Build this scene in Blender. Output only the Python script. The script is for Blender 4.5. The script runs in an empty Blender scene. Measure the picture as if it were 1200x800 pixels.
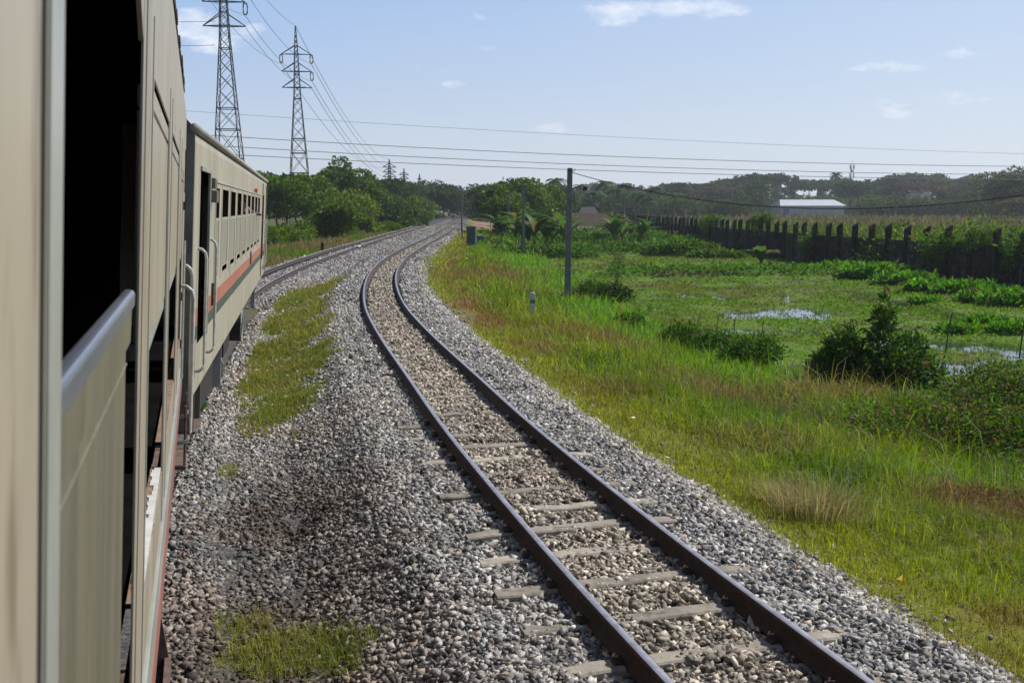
import bpy, math
import numpy as np
from mathutils import Matrix, Vector
rng = np.random.default_rng(7)
S = bpy.context.scene
C = S.collection
R_ = math.radians

# ------------------------------------------------------------------ camera, sky, sun
FPX = 1167.0
PITCH = math.atan(157 / FPX)
EYE = np.array([0, 0, 2.6])
cam = bpy.data.cameras.new('camera'); camo = bpy.data.objects.new('camera', cam); C.objects.link(camo)
cam.sensor_width = 36; cam.lens = 36 * FPX / 1200; cam.clip_start = 0.02; cam.clip_end = 6000
camo.location = EYE; camo.rotation_euler = (math.pi / 2 - PITCH, 0, 0)
cam.dof.use_dof = True; cam.dof.focus_distance = 12; cam.dof.aperture_fstop = 9
S.camera = camo
SUN_EL, SUN_AZ = R_(44), R_(60)          # azimuth to the right of the view direction
sd = bpy.data.lights.new('sun', 'SUN'); sun = bpy.data.objects.new('sun', sd); C.objects.link(sun)
sd.energy = 5.0; sd.angle = R_(0.5); sd.color = (1, .95, .87)
sv = Vector((math.sin(SUN_AZ) * math.cos(SUN_EL), math.cos(SUN_AZ) * math.cos(SUN_EL), math.sin(SUN_EL)))
sun.rotation_euler = sv.to_track_quat('Z', 'Y').to_euler()
S.view_settings.view_transform = 'Standard'; S.view_settings.look = 'None'; S.view_settings.gamma = 1
S.view_settings.use_curve_mapping = False
S.view_settings.exposure = 0.08
S.render.resolution_x = 1024; S.render.resolution_y = 682
S.render.engine = 'CYCLES'

def pray(x, y):
    """direction seen through a pixel of the 1200x800 photograph (only used to survey where things stand)"""
    u, v = x - 600, y - 400; cp, sp = math.cos(PITCH), math.sin(PITCH)
    return np.array([u, FPX * cp - v * sp, -FPX * sp - v * cp]) / FPX
def at(x, y, z=0.0):
    r = pray(x, y); return (EYE + r * (z - EYE[2]) / r[2])
def atd(x, y, Y):
    r = pray(x, y); return EYE + r * (Y / r[1])

W = bpy.data.worlds.new('World'); S.world = W; W.use_nodes = True
def world():
    nt = W.node_tree; N = nt.nodes; L = nt.links; bg = N['Background']
    sky = N.new('ShaderNodeTexSky'); sky.sky_type = 'NISHITA'; sky.sun_disc = False
    sky.sun_elevation = SUN_EL; sky.sun_rotation = SUN_AZ
    sky.air_density = 1.0; sky.dust_density = .5; sky.ozone_density = 1.5; sky.altitude = 0
    tc = N.new('ShaderNodeTexCoord')
    # hazy tropical air: pale milky band at the horizon, clear blue higher up
    sep = N.new('ShaderNodeSeparateXYZ'); L.new(tc.outputs['Generated'], sep.inputs[0])
    rp = N.new('ShaderNodeValToRGB'); L.new(sep.outputs['Z'], rp.inputs[0]); e = rp.color_ramp.elements
    e[0].position = 0.0; e[0].color = (.61, .67, .76, 1); e[1].position = .9; e[1].color = (.04, .09, .22, 1)
    for p_, c_ in ((.06, (.560, .640, .780)), (.12, (.45, .57, .785)), (.20, (.335, .505, .805)), (.42, (.12, .22, .45))):
        q = e.new(p_); q.color = (*c_, 1)
    nrm = N.new('ShaderNodeVectorMath'); nrm.operation = 'DOT_PRODUCT'; L.new(tc.outputs['Generated'], nrm.inputs[0]); nrm.inputs[1].default_value = (math.sin(SUN_AZ), math.cos(SUN_AZ), 0)
    gl = N.new('ShaderNodeMapRange'); gl.inputs[1].default_value = .2; gl.inputs[2].default_value = 1.05; gl.inputs[3].default_value = 0; gl.inputs[4].default_value = .6; L.new(nrm.outputs['Value'], gl.inputs[0])
    pale = N.new('ShaderNodeMix'); pale.data_type = 'RGBA'; L.new(gl.outputs[0], pale.inputs[0]); L.new(rp.outputs[0], pale.inputs[6]); pale.inputs[7].default_value = (.64, .71, .82, 1)
    scl = N.new('ShaderNodeMix'); scl.data_type = 'RGBA'; scl.blend_type = 'MULTIPLY'; scl.inputs[0].default_value = 1; L.new(pale.outputs[2], scl.inputs[6]); scl.inputs[7].default_value = (7.7, 7.7, 7.7, 1)
    # the half of the sky away from the sun is the darker one
    bk = N.new('ShaderNodeMapRange'); bk.inputs[1].default_value = -.8; bk.inputs[2].default_value = .0; bk.inputs[3].default_value = .35; bk.inputs[4].default_value = 1; L.new(nrm.outputs['Value'], bk.inputs[0])
    bm_ = N.new('ShaderNodeVectorMath'); bm_.operation = 'SCALE'; L.new(scl.outputs[2], bm_.inputs[0]); L.new(bk.outputs[0], bm_.inputs['Scale'])
    hz = N.new('ShaderNodeMix'); hz.data_type = 'RGBA'; hz.inputs[0].default_value = .88; L.new(sky.outputs[0], hz.inputs[6]); L.new(bm_.outputs['Vector'], hz.inputs[7])
    nz = N.new('ShaderNodeTexNoise'); nz.inputs['Scale'].default_value = 22; nz.inputs['Detail'].default_value = 8
    nz.inputs['Roughness'].default_value = .62
    mp = N.new('ShaderNodeMapping'); mp.inputs['Scale'].default_value = (1, 1, 2.6)
    L.new(tc.outputs['Generated'], mp.inputs[0]); L.new(mp.outputs[0], nz.inputs['Vector'])
    total = None
    clouds = [(722, 12, .042, .018, .9), (812, 10, .05, .013, .8), (1038, 73, .036, .013, .75), (1124, 64, .018, .007, .7),
              (1048, 127, .026, .010, .85), (668, 147, .034, .008, .45), (535, 98, .016, .006, .45), (232, 38, .06, .02, .9),
              (815, 117, .03, .007, .3), (1095, 115, .03, .008, .4), (1140, 120, .02, .006, .3), (566, 18, .012, .006, .3), (205, 45, .05, .016, .8),
              (560, 75, .08, .02, .12)]
    for (px, py, wx, wz, amp) in clouds:
        d = pray(px, py); d /= np.linalg.norm(d)
        h = np.array([d[1], -d[0], 0]); h /= np.linalg.norm(h); u = np.cross(h, d)
        dh = N.new('ShaderNodeVectorMath'); dh.operation = 'DOT_PRODUCT'; dh.inputs[1].default_value = tuple(h / wx)
        du = N.new('ShaderNodeVectorMath'); du.operation = 'DOT_PRODUCT'; du.inputs[1].default_value = tuple(u / wz)
        L.new(tc.outputs['Generated'], dh.inputs[0]); L.new(tc.outputs['Generated'], du.inputs[0])
        a = N.new('ShaderNodeMath'); a.operation = 'MULTIPLY'; L.new(dh.outputs['Value'], a.inputs[0]); L.new(dh.outputs['Value'], a.inputs[1])
        b = N.new('ShaderNodeMath'); b.operation = 'MULTIPLY_ADD'; L.new(du.outputs['Value'], b.inputs[0]); L.new(du.outputs['Value'], b.inputs[1]); L.new(a.outputs[0], b.inputs[2])
        r = N.new('ShaderNodeMapRange'); r.inputs[1].default_value = 0; r.inputs[2].default_value = 1.6
        r.inputs[3].default_value = amp; r.inputs[4].default_value = 0; L.new(b.outputs[0], r.inputs[0])
        if total is None: total = r.outputs[0]
        else:
            m = N.new('ShaderNodeMath'); m.operation = 'MAXIMUM'; L.new(total, m.inputs[0]); L.new(r.outputs[0], m.inputs[1]); total = m.outputs[0]
    # ragged edges: mask + noise - threshold
    s = N.new('ShaderNodeMath'); s.operation = 'MULTIPLY_ADD'; L.new(nz.outputs['Fac'], s.inputs[0]); s.inputs[1].default_value = 2.6; s.inputs[2].default_value = -1.72
    t = N.new('ShaderNodeMath'); t.operation = 'ADD'; L.new(total, t.inputs[0]); L.new(s.outputs[0], t.inputs[1])
    c = N.new('ShaderNodeMapRange'); c.inputs[1].default_value = .0; c.inputs[2].default_value = .75; c.inputs[3].default_value = 0; c.inputs[4].default_value = .62
    L.new(t.outputs[0], c.inputs[0])
    g = N.new('ShaderNodeMath'); g.operation = 'MULTIPLY'; L.new(c.outputs[0], g.inputs[0])
    gt = N.new('ShaderNodeMath'); gt.operation = 'GREATER_THAN'; L.new(total, gt.inputs[0]); gt.inputs[1].default_value = .001; L.new(gt.outputs[0], g.inputs[1])
    mx = N.new('ShaderNodeMix'); mx.data_type = 'RGBA'; L.new(g.outputs[0], mx.inputs[0]); L.new(hz.outputs[2], mx.inputs[6])
    mx.inputs[7].default_value = (8.4, 8.4, 8.5, 1)
    L.new(mx.outputs[2], bg.inputs[0]); bg.inputs['Strength'].default_value = 0.13
world()

# ------------------------------------------------------------------ helpers
def noise2(x, y, seed=0, scale=1.0, octs=3):
    x = np.asarray(x, float) / scale + seed * 17.13; y = np.asarray(y, float) / scale + seed * 5.7
    out = np.zeros(np.broadcast(x, y).shape); amp = 1; tot = 0
    for o in range(octs):
        xi = np.floor(x).astype(np.int64); yi = np.floor(y).astype(np.int64); fx = x - xi; fy = y - yi
        fx = fx * fx * (3 - 2 * fx); fy = fy * fy * (3 - 2 * fy)
        def hsh(a, b):
            n = (a * 374761393 + b * 668265263 + seed * 1442695) & 0x7fffffff
            n = ((n ^ (n >> 13)) * 1274126177) & 0x7fffffff
            return ((n ^ (n >> 16)) & 0xffff) / 65535.0
        v = (hsh(xi, yi) * (1 - fx) + hsh(xi + 1, yi) * fx) * (1 - fy) + (hsh(xi, yi + 1) * (1 - fx) + hsh(xi + 1, yi + 1) * fx) * fy
        out = out + v * amp; tot += amp; amp *= .5; x = x * 2.03 + 3.1; y = y * 2.03 + 1.7
    return out / tot
def sst(a, b, x):
    t = np.clip((np.asarray(x, float) - a) / (b - a), 0, 1); return t * t * (3 - 2 * t)

def tag(o, label=None, cat=None, group=None, kind=None):
    if label: o['label'] = label
    if cat: o['category'] = cat
    if group: o['group'] = group
    if kind: o['kind'] = kind
    return o
def thing(name, label, cat, loc=(0, 0, 0), rz=0, group=None, matrix=None):
    o = bpy.data.objects.new(name, None); C.objects.link(o); o.empty_display_size = .2
    if matrix is not None: o.matrix_world = matrix
    else: o.location = loc; o.rotation_euler = (0, 0, rz)
    return tag(o, label, cat, group)
def mesh_np(name, V, F, mats, parent=None, col=None, smooth=False, midx=None):
    """V (n,3), F (m,k) array or list of arrays; col per-face colours"""
    me = bpy.data.meshes.new(name)
    V = np.asarray(V, np.float32)
    if not isinstance(F, list) or not isinstance(F[0], np.ndarray): F = [np.array(F)]
    F = [np.asarray(f, np.int32) for f in F if len(f)]
    tot = np.concatenate([np.full(len(f), f.shape[1], np.int32) for f in F])
    vi = np.concatenate([f.ravel() for f in F])
    st = np.concatenate([[0], np.cumsum(tot)[:-1]]).astype(np.int32)
    me.vertices.add(len(V)); me.vertices.foreach_set('co', V.ravel())
    me.loops.add(len(vi)); me.loops.foreach_set('vertex_index', vi)
    me.polygons.add(len(tot)); me.polygons.foreach_set('loop_start', st)
    if smooth: me.polygons.foreach_set('use_smooth', np.ones(len(tot), bool))
    for m in (mats if isinstance(mats, (list, tuple)) else [mats]): me.materials.append(m)
    if midx is not None: me.polygons.foreach_set('material_index', np.asarray(midx, np.int32))
    me.update(calc_edges=True)
    if col is not None:
        col = np.asarray(col, np.float32)
        a = me.color_attributes.new('tint', 'FLOAT_COLOR', 'CORNER')
        c4 = np.ones((len(vi), 4), np.float32); c4[:, :3] = np.repeat(col, tot, axis=0)
        a.data.foreach_set('color', c4.ravel())
    o = bpy.data.objects.new(name, me); C.objects.link(o)
    if parent: o.parent = parent
    return o
class MB:
    """collects simple solids, then links them as ONE mesh object"""
    def __init__(s): s.v = []; s.f = []; s.n = 0
    def add(s, V, F):
        s.v += [tuple(map(float, p)) for p in V]; s.f += [tuple(int(i) + s.n for i in f) for f in F]; s.n += len(V); return s
    def box(s, a, b):
        x0, y0, z0 = a; x1, y1, z1 = b
        V = [(x0, y0, z0), (x1, y0, z0), (x1, y1, z0), (x0, y1, z0), (x0, y0, z1), (x1, y0, z1), (x1, y1, z1), (x0, y1, z1)]
        return s.add(V, [(0, 3, 2, 1), (4, 5, 6, 7), (0, 1, 5, 4), (1, 2, 6, 5), (2, 3, 7, 6), (3, 0, 4, 7)])
    def tube(s, pts, r, n=6, r2=None):
        P = [np.array(p, float) for p in pts]; rings = []
        for i, p in enumerate(P):
            d = P[min(i + 1, len(P) - 1)] - P[max(i - 1, 0)]; d /= (np.linalg.norm(d) + 1e-9)
            a = np.cross(d, (0, 0, 1.)); 
            if np.linalg.norm(a) < .05: a = np.cross(d, (1., 0, 0))
            a /= np.linalg.norm(a); b = np.cross(d, a)
            rr = r if r2 is None else r + (r2 - r) * i / max(1, len(P) - 1)
            rings.append([p + rr * (a * math.cos(t) + b * math.sin(t)) for t in np.arange(n) * 2 * math.pi / n])
        V = [q for rg in rings for q in rg]; F = []
        for i in range(len(P) - 1):
            for j in range(n):
                k = (j + 1) % n; F.append((i * n + j, i * n + k, (i + 1) * n + k, (i + 1) * n + j))
        F.append(tuple(range(n))[::-1]); F.append(tuple((len(P) - 1) * n + j for j in range(n)))
        return s.add(V, F)
    def prism(s, poly, h0, h1, axis='z'):
        n = len(poly); f = {'z': lambda a, b, h: (a, b, h), 'y': lambda a, b, h: (a, h, b), 'x': lambda a, b, h: (h, a, b)}[axis]
        V = [f(a, b, h0) for a, b in poly] + [f(a, b, h1) for a, b in poly]
        return s.add(V, [tuple(range(n))[::-1], tuple(range(n, 2 * n))] + [(i, (i + 1) % n, (i + 1) % n + n, i + n) for i in range(n)])
    def build(s, name, mat, parent=None, bevel=0, smooth=False, seg=2):
        me = bpy.data.meshes.new(name); me.from_pydata(s.v, [], s.f); me.materials.append(mat)
        if smooth: me.polygons.foreach_set('use_smooth', [True] * len(me.polygons))
        o = bpy.data.objects.new(name, me); C.objects.link(o)
        if parent: o.parent = parent
        if bevel:
            b = o.modifiers.new('bevel', 'BEVEL'); b.width = bevel; b.segments = seg; b.limit_method = 'ANGLE'; b.angle_limit = R_(40)
        return o
def copy_tree(o, parent=None):
    c = o.copy(); C.objects.link(c); c.parent = parent
    for ch in o.children: copy_tree(ch, c)
    return c

def mat(name, base, col2=None, rough=.8, scale=4., detail=6, bump=0., bscale=None, metal=0., attr=False, trans=0., spec=.5,
        lo=.35, hi=.65, streak=None, objrand=None, coords='Object', col3=None, s3=30.):
    m = bpy.data.materials.new(name); m.use_nodes = True; nt = m.node_tree; N = nt.nodes; L = nt.links
    b = N['Principled BSDF']; b.inputs['Roughness'].default_value = rough; b.inputs['Metallic'].default_value = metal
    b.inputs['Specular IOR Level'].default_value = spec
    tc = N.new('ShaderNodeTexCoord'); vec = tc.outputs[coords]
    if objrand:
        oi = N.new('ShaderNodeObjectInfo'); va = N.new('ShaderNodeVectorMath'); va.operation = 'MULTIPLY_ADD'; L.new(oi.outputs['Random'], va.inputs[0]); va.inputs[1].default_value = (37, 23, 11); L.new(vec, va.inputs[2]); vec = va.outputs[0]
    if streak:
        mp = N.new('ShaderNodeMapping'); mp.inputs['Scale'].default_value = streak; L.new(vec, mp.inputs[0]); vec = mp.outputs[0]
    nz = N.new('ShaderNodeTexNoise'); nz.inputs['Scale'].default_value = scale; nz.inputs['Detail'].default_value = detail
    nz.inputs['Roughness'].default_value = .6; L.new(vec, nz.inputs['Vector'])
    mr = N.new('ShaderNodeMapRange'); mr.inputs[1].default_value = lo; mr.inputs[2].default_value = hi; L.new(nz.outputs['Fac'], mr.inputs[0])
    mx = N.new('ShaderNodeMix'); mx.data_type = 'RGBA'; L.new(mr.outputs[0], mx.inputs[0])
    mx.inputs[6].default_value = (*base, 1); mx.inputs[7].default_value = (*(col2 or base), 1)
    out = mx.outputs[2]
    if col3:
        n3 = N.new('ShaderNodeTexNoise'); n3.inputs['Scale'].default_value = s3; n3.inputs['Detail'].default_value = 4; L.new(vec, n3.inputs['Vector'])
        r3 = N.new('ShaderNodeMapRange'); r3.inputs[1].default_value = .58; r3.inputs[2].default_value = .7; L.new(n3.outputs['Fac'], r3.inputs[0])
        m3 = N.new('ShaderNodeMix'); m3.data_type = 'RGBA'; L.new(r3.outputs[0], m3.inputs[0]); L.new(out, m3.inputs[6]); m3.inputs[7].default_value = (*col3, 1); out = m3.outputs[2]
    if attr:
        at_ = N.new('ShaderNodeAttribute'); at_.attribute_name = 'tint'
        mu = N.new('ShaderNodeMix'); mu.data_type = 'RGBA'; mu.blend_type = 'MULTIPLY'; mu.inputs[0].default_value = 1
        L.new(out, mu.inputs[6]); L.new(at_.outputs['Color'], mu.inputs[7]); out = mu.outputs[2]
    if objrand:
        orr = N.new('ShaderNodeMapRange'); orr.inputs[3].default_value, orr.inputs[4].default_value = objrand; L.new(oi.outputs['Random'], orr.inputs[0])
        sc_ = N.new('ShaderNodeVectorMath'); sc_.operation = 'SCALE'; L.new(out, sc_.inputs[0]); L.new(orr.outputs[0], sc_.inputs['Scale']); out = sc_.outputs[0]
    L.new(out, b.inputs['Base Color'])
    if bump:
        nb = N.new('ShaderNodeTexNoise'); nb.inputs['Scale'].default_value = bscale or scale * 3; nb.inputs['Detail'].default_value = 4; L.new(tc.outputs[coords], nb.inputs['Vector'])
        bp = N.new('ShaderNodeBump'); bp.inputs['Strength'].default_value = bump; bp.inputs['Distance'].default_value = .02
        L.new(nb.outputs['Fac'], bp.inputs['Height']); L.new(bp.outputs[0], b.inputs['Normal'])
    if trans:
        tr = N.new('ShaderNodeBsdfTranslucent'); ms = N.new('ShaderNodeMixShader'); ms.inputs[0].default_value = trans
        hs = N.new('ShaderNodeHueSaturation'); hs.inputs['Value'].default_value = 1.5; hs.inputs['Saturation'].default_value = 1.1; hs.inputs['Hue'].default_value = .49
        L.new(out, hs.inputs['Color']); L.new(hs.outputs[0], tr.inputs[0])
        L.new(b.outputs[0], ms.inputs[1]); L.new(tr.outputs[0], ms.inputs[2]); L.new(ms.outputs[0], N['Material Output'].inputs[0])
    return m
W1 = (1, 1, 1)
M = dict(
    rail=mat('rail_rust', (.028, .015, .012), (.055, .028, .02), rough=.8, scale=14, bump=.3),
    railtop=mat('rail_worn_head', (.50, .48, .52), (.33, .28, .28), rough=.33, scale=9, metal=.6),
    stone=mat('ballast_stone', W1, (.7, .7, .7), rough=.9, scale=30, attr=True, spec=.25),
    sleeper=mat('sleeper_concrete', (.42, .37, .30), (.26, .23, .19), rough=.9, scale=5, bump=.6, col3=(.16, .14, .12), s3=9, objrand=(.62, 1.15)),
    grass=mat('grass_blades', W1, (.8, .8, .8), rough=.55, scale=1.2, attr=True, trans=.4, spec=.25),
    leaf=mat('leaves', W1, (.75, .8, .7), rough=.6, scale=.8, attr=True, trans=.35, spec=.18),
    farleaf=mat('far_leaves', W1, (.75, .8, .7), rough=.9, scale=.2, attr=True, trans=.25, spec=.05, objrand=(.9, 2.3)),
    bark=mat('bark', (.11, .085, .06), (.06, .045, .035), scale=6, bump=.6),
    steel=mat('galvanised_steel', (.05, .055, .06), (.03, .035, .04), rough=.6, scale=3, metal=.3),
    wire=mat('wire', (.16, .17, .19), rough=.7), cable=mat('black_cable', (.012, .012, .014), rough=.6),
    insul=mat('insulator_glass', (.10, .07, .06), rough=.3),
    concrete=mat('weathered_concrete', (.20, .19, .17), (.09, .085, .08), rough=.95, scale=2.2, bump=.5),
    polec=mat('pole_concrete', (.20, .205, .20), (.12, .125, .125), rough=.9, scale=3, bump=.3),
    blackwall=mat('shade_darkened_concrete', (.075, .072, .06), (.02, .02, .018), rough=.98, scale=1.6, bump=.6, col3=(.13, .12, .09), s3=2.5, objrand=(.5, 1.35), spec=.1),  # mottled concrete, its colour darkened to carry the shade on the wall face
    whitepaint=mat('white_paint', (.62, .62, .6), (.45, .45, .42), scale=8),
    beige=mat('beige_car_paint', (.36, .315, .235), (.27, .235, .18), rough=.45, scale=1.6, bump=.22, bscale=3.5, streak=(1, 2.6, .5), col3=(.20, .155, .105), s3=5),
    beige_d=mat('dusty_shutter_paint', (.155, .140, .095), (.105, .10, .068), rough=.45, scale=2.5, bump=.1, bscale=14, streak=(1, 3.5, .4), col3=(.12, .11, .08), s3=7),
    metalrail=mat('bare_metal_rail', (.34, .36, .42), (.22, .24, .3), rough=.3, scale=20, metal=.7, streak=(1, .1, 1)),
    frame=mat('grey_frame_paint', (.33, .34, .31), (.24, .25, .22), rough=.4, scale=3),
    cream=mat('cream_car_paint', (.385, .355, .275), (.29, .265, .205), rough=.55, scale=1.3, bump=.3, bscale=3, streak=(1, 2.2, .35), col3=(.24, .235, .19), s3=4),
    creamsh=mat('cream_shutter', (.27, .265, .21), (.20, .195, .15), rough=.55, scale=3, streak=(1, 2, .4)),
    orange=mat('orange_stripe', (.40, .155, .10), (.30, .12, .08), rough=.5, scale=2.5),
    redbrown=mat('red_oxide_stripe', (.30, .12, .09), (.20, .09, .07), rough=.6, scale=4),
    green=mat('grey_green_stripe', (.065, .09, .065), (.05, .065, .05), rough=.5, scale=3),
    rust=mat('rusty_gutter', (.11, .065, .035), (.035, .025, .02), rough=.95, scale=14, bump=1, col3=(.2, .16, .11), s3=25),
    rustplate=mat('rusty_plate', (.16, .10, .075), (.08, .055, .045), rough=.9, scale=12, bump=.5),
    ledge=mat('worn_sill_paint', (.30, .19, .13), (.16, .10, .07), rough=.7, scale=18),
    roof=mat('car_roof_paint', (.36, .35, .31), (.24, .23, .2), rough=.7, scale=2),
    inside=mat('dark_interior', (.010, .010, .010), (.005, .005, .005), rough=1, spec=0),  # near-black colour stands in for the shade inside the coaches
    grab=mat('dull_pole_paint', (.10, .10, .10), rough=.5),
    black=mat('black_underframe', (.022, .02, .018), (.012, .011, .01), rough=.8, scale=8),
    chrome=mat('handrail_paint', (.5, .5, .45), (.34, .33, .28), rough=.35, scale=20),
    cabinet=mat('blue_grey_cabinet', (.07, .095, .12), (.045, .06, .08), rough=.6, scale=3),
    thatch=mat('thatch', (.09, .062, .045), (.045, .034, .025), rough=1, scale=8, bump=1),
    red=mat('red_cloth', (.5, .06, .04), rough=.8), blue=mat('blue_paint', (.05, .14, .4), rough=.5),
    whiteroof=mat('white_sheet_metal', (.62, .64, .66), (.5, .52, .55), rough=.4, scale=1),
    skin=mat('skin', (.25, .13, .08), rough=.6), shirt=mat('lilac_shirt', (.22, .22, .5), rough=.8), hair=mat('hair', (.01, .01, .01)),
    litter=mat('white_litter', (.8, .8, .8), rough=.5), yellow=mat('yellow_litter', (.8, .5, .02), rough=.5),
    water=mat('water', (.03, .035, .03), rough=.06, spec=.6),
    straw=mat('straw', W1, (.8, .8, .8), rough=.7, attr=True, trans=.3),
    sheet=mat('old_tin_sheet', (.13, .10, .085), (.07, .055, .045), rough=.8, scale=4),
)

# ------------------------------------------------------------------ alignment of the two tracks
def spline(xs, ys):
    xs = np.array(xs, float); ys = np.array(ys, float); h = np.diff(xs); d = np.diff(ys) / h
    m = np.empty(len(xs)); m[0] = d[0]; m[-1] = d[-1]; m[1:-1] = (d[:-1] * h[1:] + d[1:] * h[:-1]) / (h[:-1] + h[1:])
    def f(t):
        t = np.asarray(t, float); i = np.clip(np.searchsorted(xs, t) - 1, 0, len(h) - 1); s = (t - xs[i]) / h[i]; s_ = np.clip(s, 0, 1)
        v = (2 * s_**3 - 3 * s_**2 + 1) * ys[i] + (s_**3 - 2 * s_**2 + s_) * h[i] * m[i] + (-2 * s_**3 + 3 * s_**2) * ys[i + 1] + (s_**3 - s_**2) * h[i] * m[i + 1]
        return v + np.where(s < 0, (t - xs[0]) * m[0], 0) + np.where(s > 1, (t - xs[-1]) * m[-1], 0)
    return f
TR = spline([-12, 0, 5.2, 7.2, 8.8, 11.67, 15.3, 20.4, 26, 31.8, 39.2, 50.7, 66, 85, 120, 178, 343, 700],
            [6.75, 3.02, 1.43, .86, .44, -.27, -1.08, -2.2, -3.3, -4.2, -5.1, -6.0, -6.55, -6.9, -7.8, -9.7, -16.2, -32])
TL = spline([-20, 4.3, 9.1, 13, 20, 27, 36, 46, 61, 85, 120, 160, 343, 700],
            [4.6, -2.94, -4.43, -5.4, -6.85, -8.2, -9.6, -10.55, -11.25, -11.7, -12.4, -13.7, -20.5, -36])
ZL = lambda Y: -.23 * (1 - sst(35, 110, Y))
CANT = R_(3.7)
def perp(T, Y):
    s = (T(Y + .5) - T(Y - .5)); return 1 / np.sqrt(1 + s * s)
def rdist(X, Y): return (X - TR(Y)) * perp(TR, Y)
def ldist(X, Y): return (X - TL(Y)) * perp(TL, Y)
POND = -1.36
def ballast_edge(Y):     # right-hand edge of the stone, metres from the right track centre
    return 1.95 + .25 * (noise2(Y, Y * 0, 3, 2.2) - .5) - .25 * sst(25, 60, Y)
def ground_z(X, Y, rough=True):
    a = rdist(X, Y); b = ldist(X, Y); zl = ZL(Y)
    crownR = -.175 - .34 * np.maximum(0, np.abs(a) - 1.3) * sst(1.2, 1.8, np.abs(a))
    crownL = zl - .21 - .34 * np.maximum(0, np.abs(b) - 1.3) * sst(1.2, 1.8, np.abs(b))
    mid = -.50 * np.ones_like(a) - .06 * sst(0, 1, noise2(X, Y, 5, 1.5))
    # right bank
    bank = -.44 - .12 * (np.clip(a, 2, 6) - 2) - (POND * -1 - .92) * sst(4.0, 8.8, a)
    bank = np.where(Y > 110, np.maximum(bank, -1.0), bank)
    left = -.62 - .25 * sst(3, 8, -b)
    base = np.where(b < -1.3, np.maximum(crownL, left), np.where(a > 1.3, np.maximum(crownR, bank), np.maximum(np.maximum(crownR, crownL), mid)))
    if rough:
        base = base + np.where(a > 2.3, (noise2(X, Y, 11, 1.3) - .5) * .16 * sst(2.3, 4, a) * (1 - .85 * sst(8.5, 10, a)), 0)
        base = base + (noise2(X, Y, 12, .5) - .5) * .05
        # dikes between the ponds
        for (y0, sl, x0, x1, hgt) in ((57, 0, 6, 21, .42), (82, 0, 4, 14, .42), (101, 0, 3, 14, .4)):
            c = y0 + sl * (X - 10) + 2 * (noise2(X, X * 0, 8, 6) - .5)
            base = base + hgt * np.exp(-((Y - c) / 1.1) ** 2) * sst(x0 - 2, x0, X) * (1 - sst(x1, x1 + 2, X))
        # vine covered mound
        base = base + .40 * np.exp(-(((X - 8.9) / 2.6) ** 2 + ((Y - 18.5) / 1.7) ** 2)) + .35 * np.exp(-(((X - 11.5) / 2.4) ** 2 + ((Y - 17) / 1.8) ** 2))
        # open water in the low spots
        pn = noise2(X, Y, 21, 2.6, 4); base = base - .10 * sst(.56, .66, pn) * sst(9.0, 10.5, a) * (1 - sst(75, 90, Y))
        for (wx, wy, rx, ry) in WATERS:
            base = base - .22 * np.exp(-(((X - wx) / rx) ** 2 + ((Y - wy) / ry) ** 2) ** 2) * (.15 + 1.1 * noise2(X, Y, 31, .5, 3))
    return base
WATERS = []
for (px, py, rx, ry) in ((893, 370, 1.3, .38), (858, 363, .5, .45), (757, 351, 1.1, .6), (1118, 424, .9, .6), (1175, 420, .8, .4), (1115, 405, .4, .6), (845, 350, .4, 1.6), (925, 352, .3, 1.0)):
    p = at(px, py, POND); WATERS.append((p[0], p[1], rx, ry))

# ------------------------------------------------------------------ ground sheet
def grow(a, step, f, end):
    out = []; 
    while a < end: a += step; step *= f; out.append(a)
    return out
def veg_col(X, Y, jit=None):
    """albedo of the plants / soil at a place (patches of lush, yellowing and dry growth)"""
    X = np.asarray(X, float); Y = np.asarray(Y, float); a = rdist(X, Y)
    n1 = noise2(X, Y, 41, 3.5); n2 = noise2(X, Y, 42, 1.1); n3 = noise2(X, Y, 43, 7.0)
    lush = np.array([.145, .275, .018]); yel = np.array([.26, .30, .032]); dry = np.array([.26, .15, .065]); deep = np.array([.07, .155, .014])
    c = lush + (deep - lush) * sst(.5, .75, n2)[..., None]
    y = sst(.42, .62, n1) * .65 * (1 - .6 * sst(4.5, 8, a)); y = np.maximum(y, 1 - sst(2.4, 4.0, a))
    c = c + (yel - c) * y[..., None]
    bright = (sst(5.0, 7.0, a) * sst(16, 24, Y))[..., None] * .8; c = c + (np.array([.15, .34, .025]) - c) * bright
    d = sst(.60, .72, n3 * .5 + n2 * .25 + n1 * .25) * .8
    for (px, py, rx, ry, k) in DRY:
        p = at(px, py, -.7); d = np.maximum(d, k * np.exp(-(((X - p[0]) / rx) ** 2 + ((Y - p[1]) / ry) ** 2)) * (.5 + n2))
    d = np.maximum(d, .7 * np.exp(-((a - 2.9) / .45) ** 2) * sst(12, 20, Y) * sst(.35, .6, n2))
    c = c + (dry - c) * np.clip(d, 0, 1)[..., None]
    return c
DRY = [(545, 325, 1.6, 5, .7), (590, 320, 1.5, 4, .9), (545, 365, .6, 3, 1), (640, 418, .5, .9, .7), (700, 392, 1.6, 1.6, .8), (840, 452, 1.3, 1.5, .9), (1160, 585, .9, .7, 1.2), (990, 440, 1.6, 1.0, .9),
       (940, 440, 1.2, .8, .9), (1060, 480, 1.3, .7, .8), (720, 470, 1, 1, .5), (900, 530, 1.2, .8, .5)]
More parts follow.
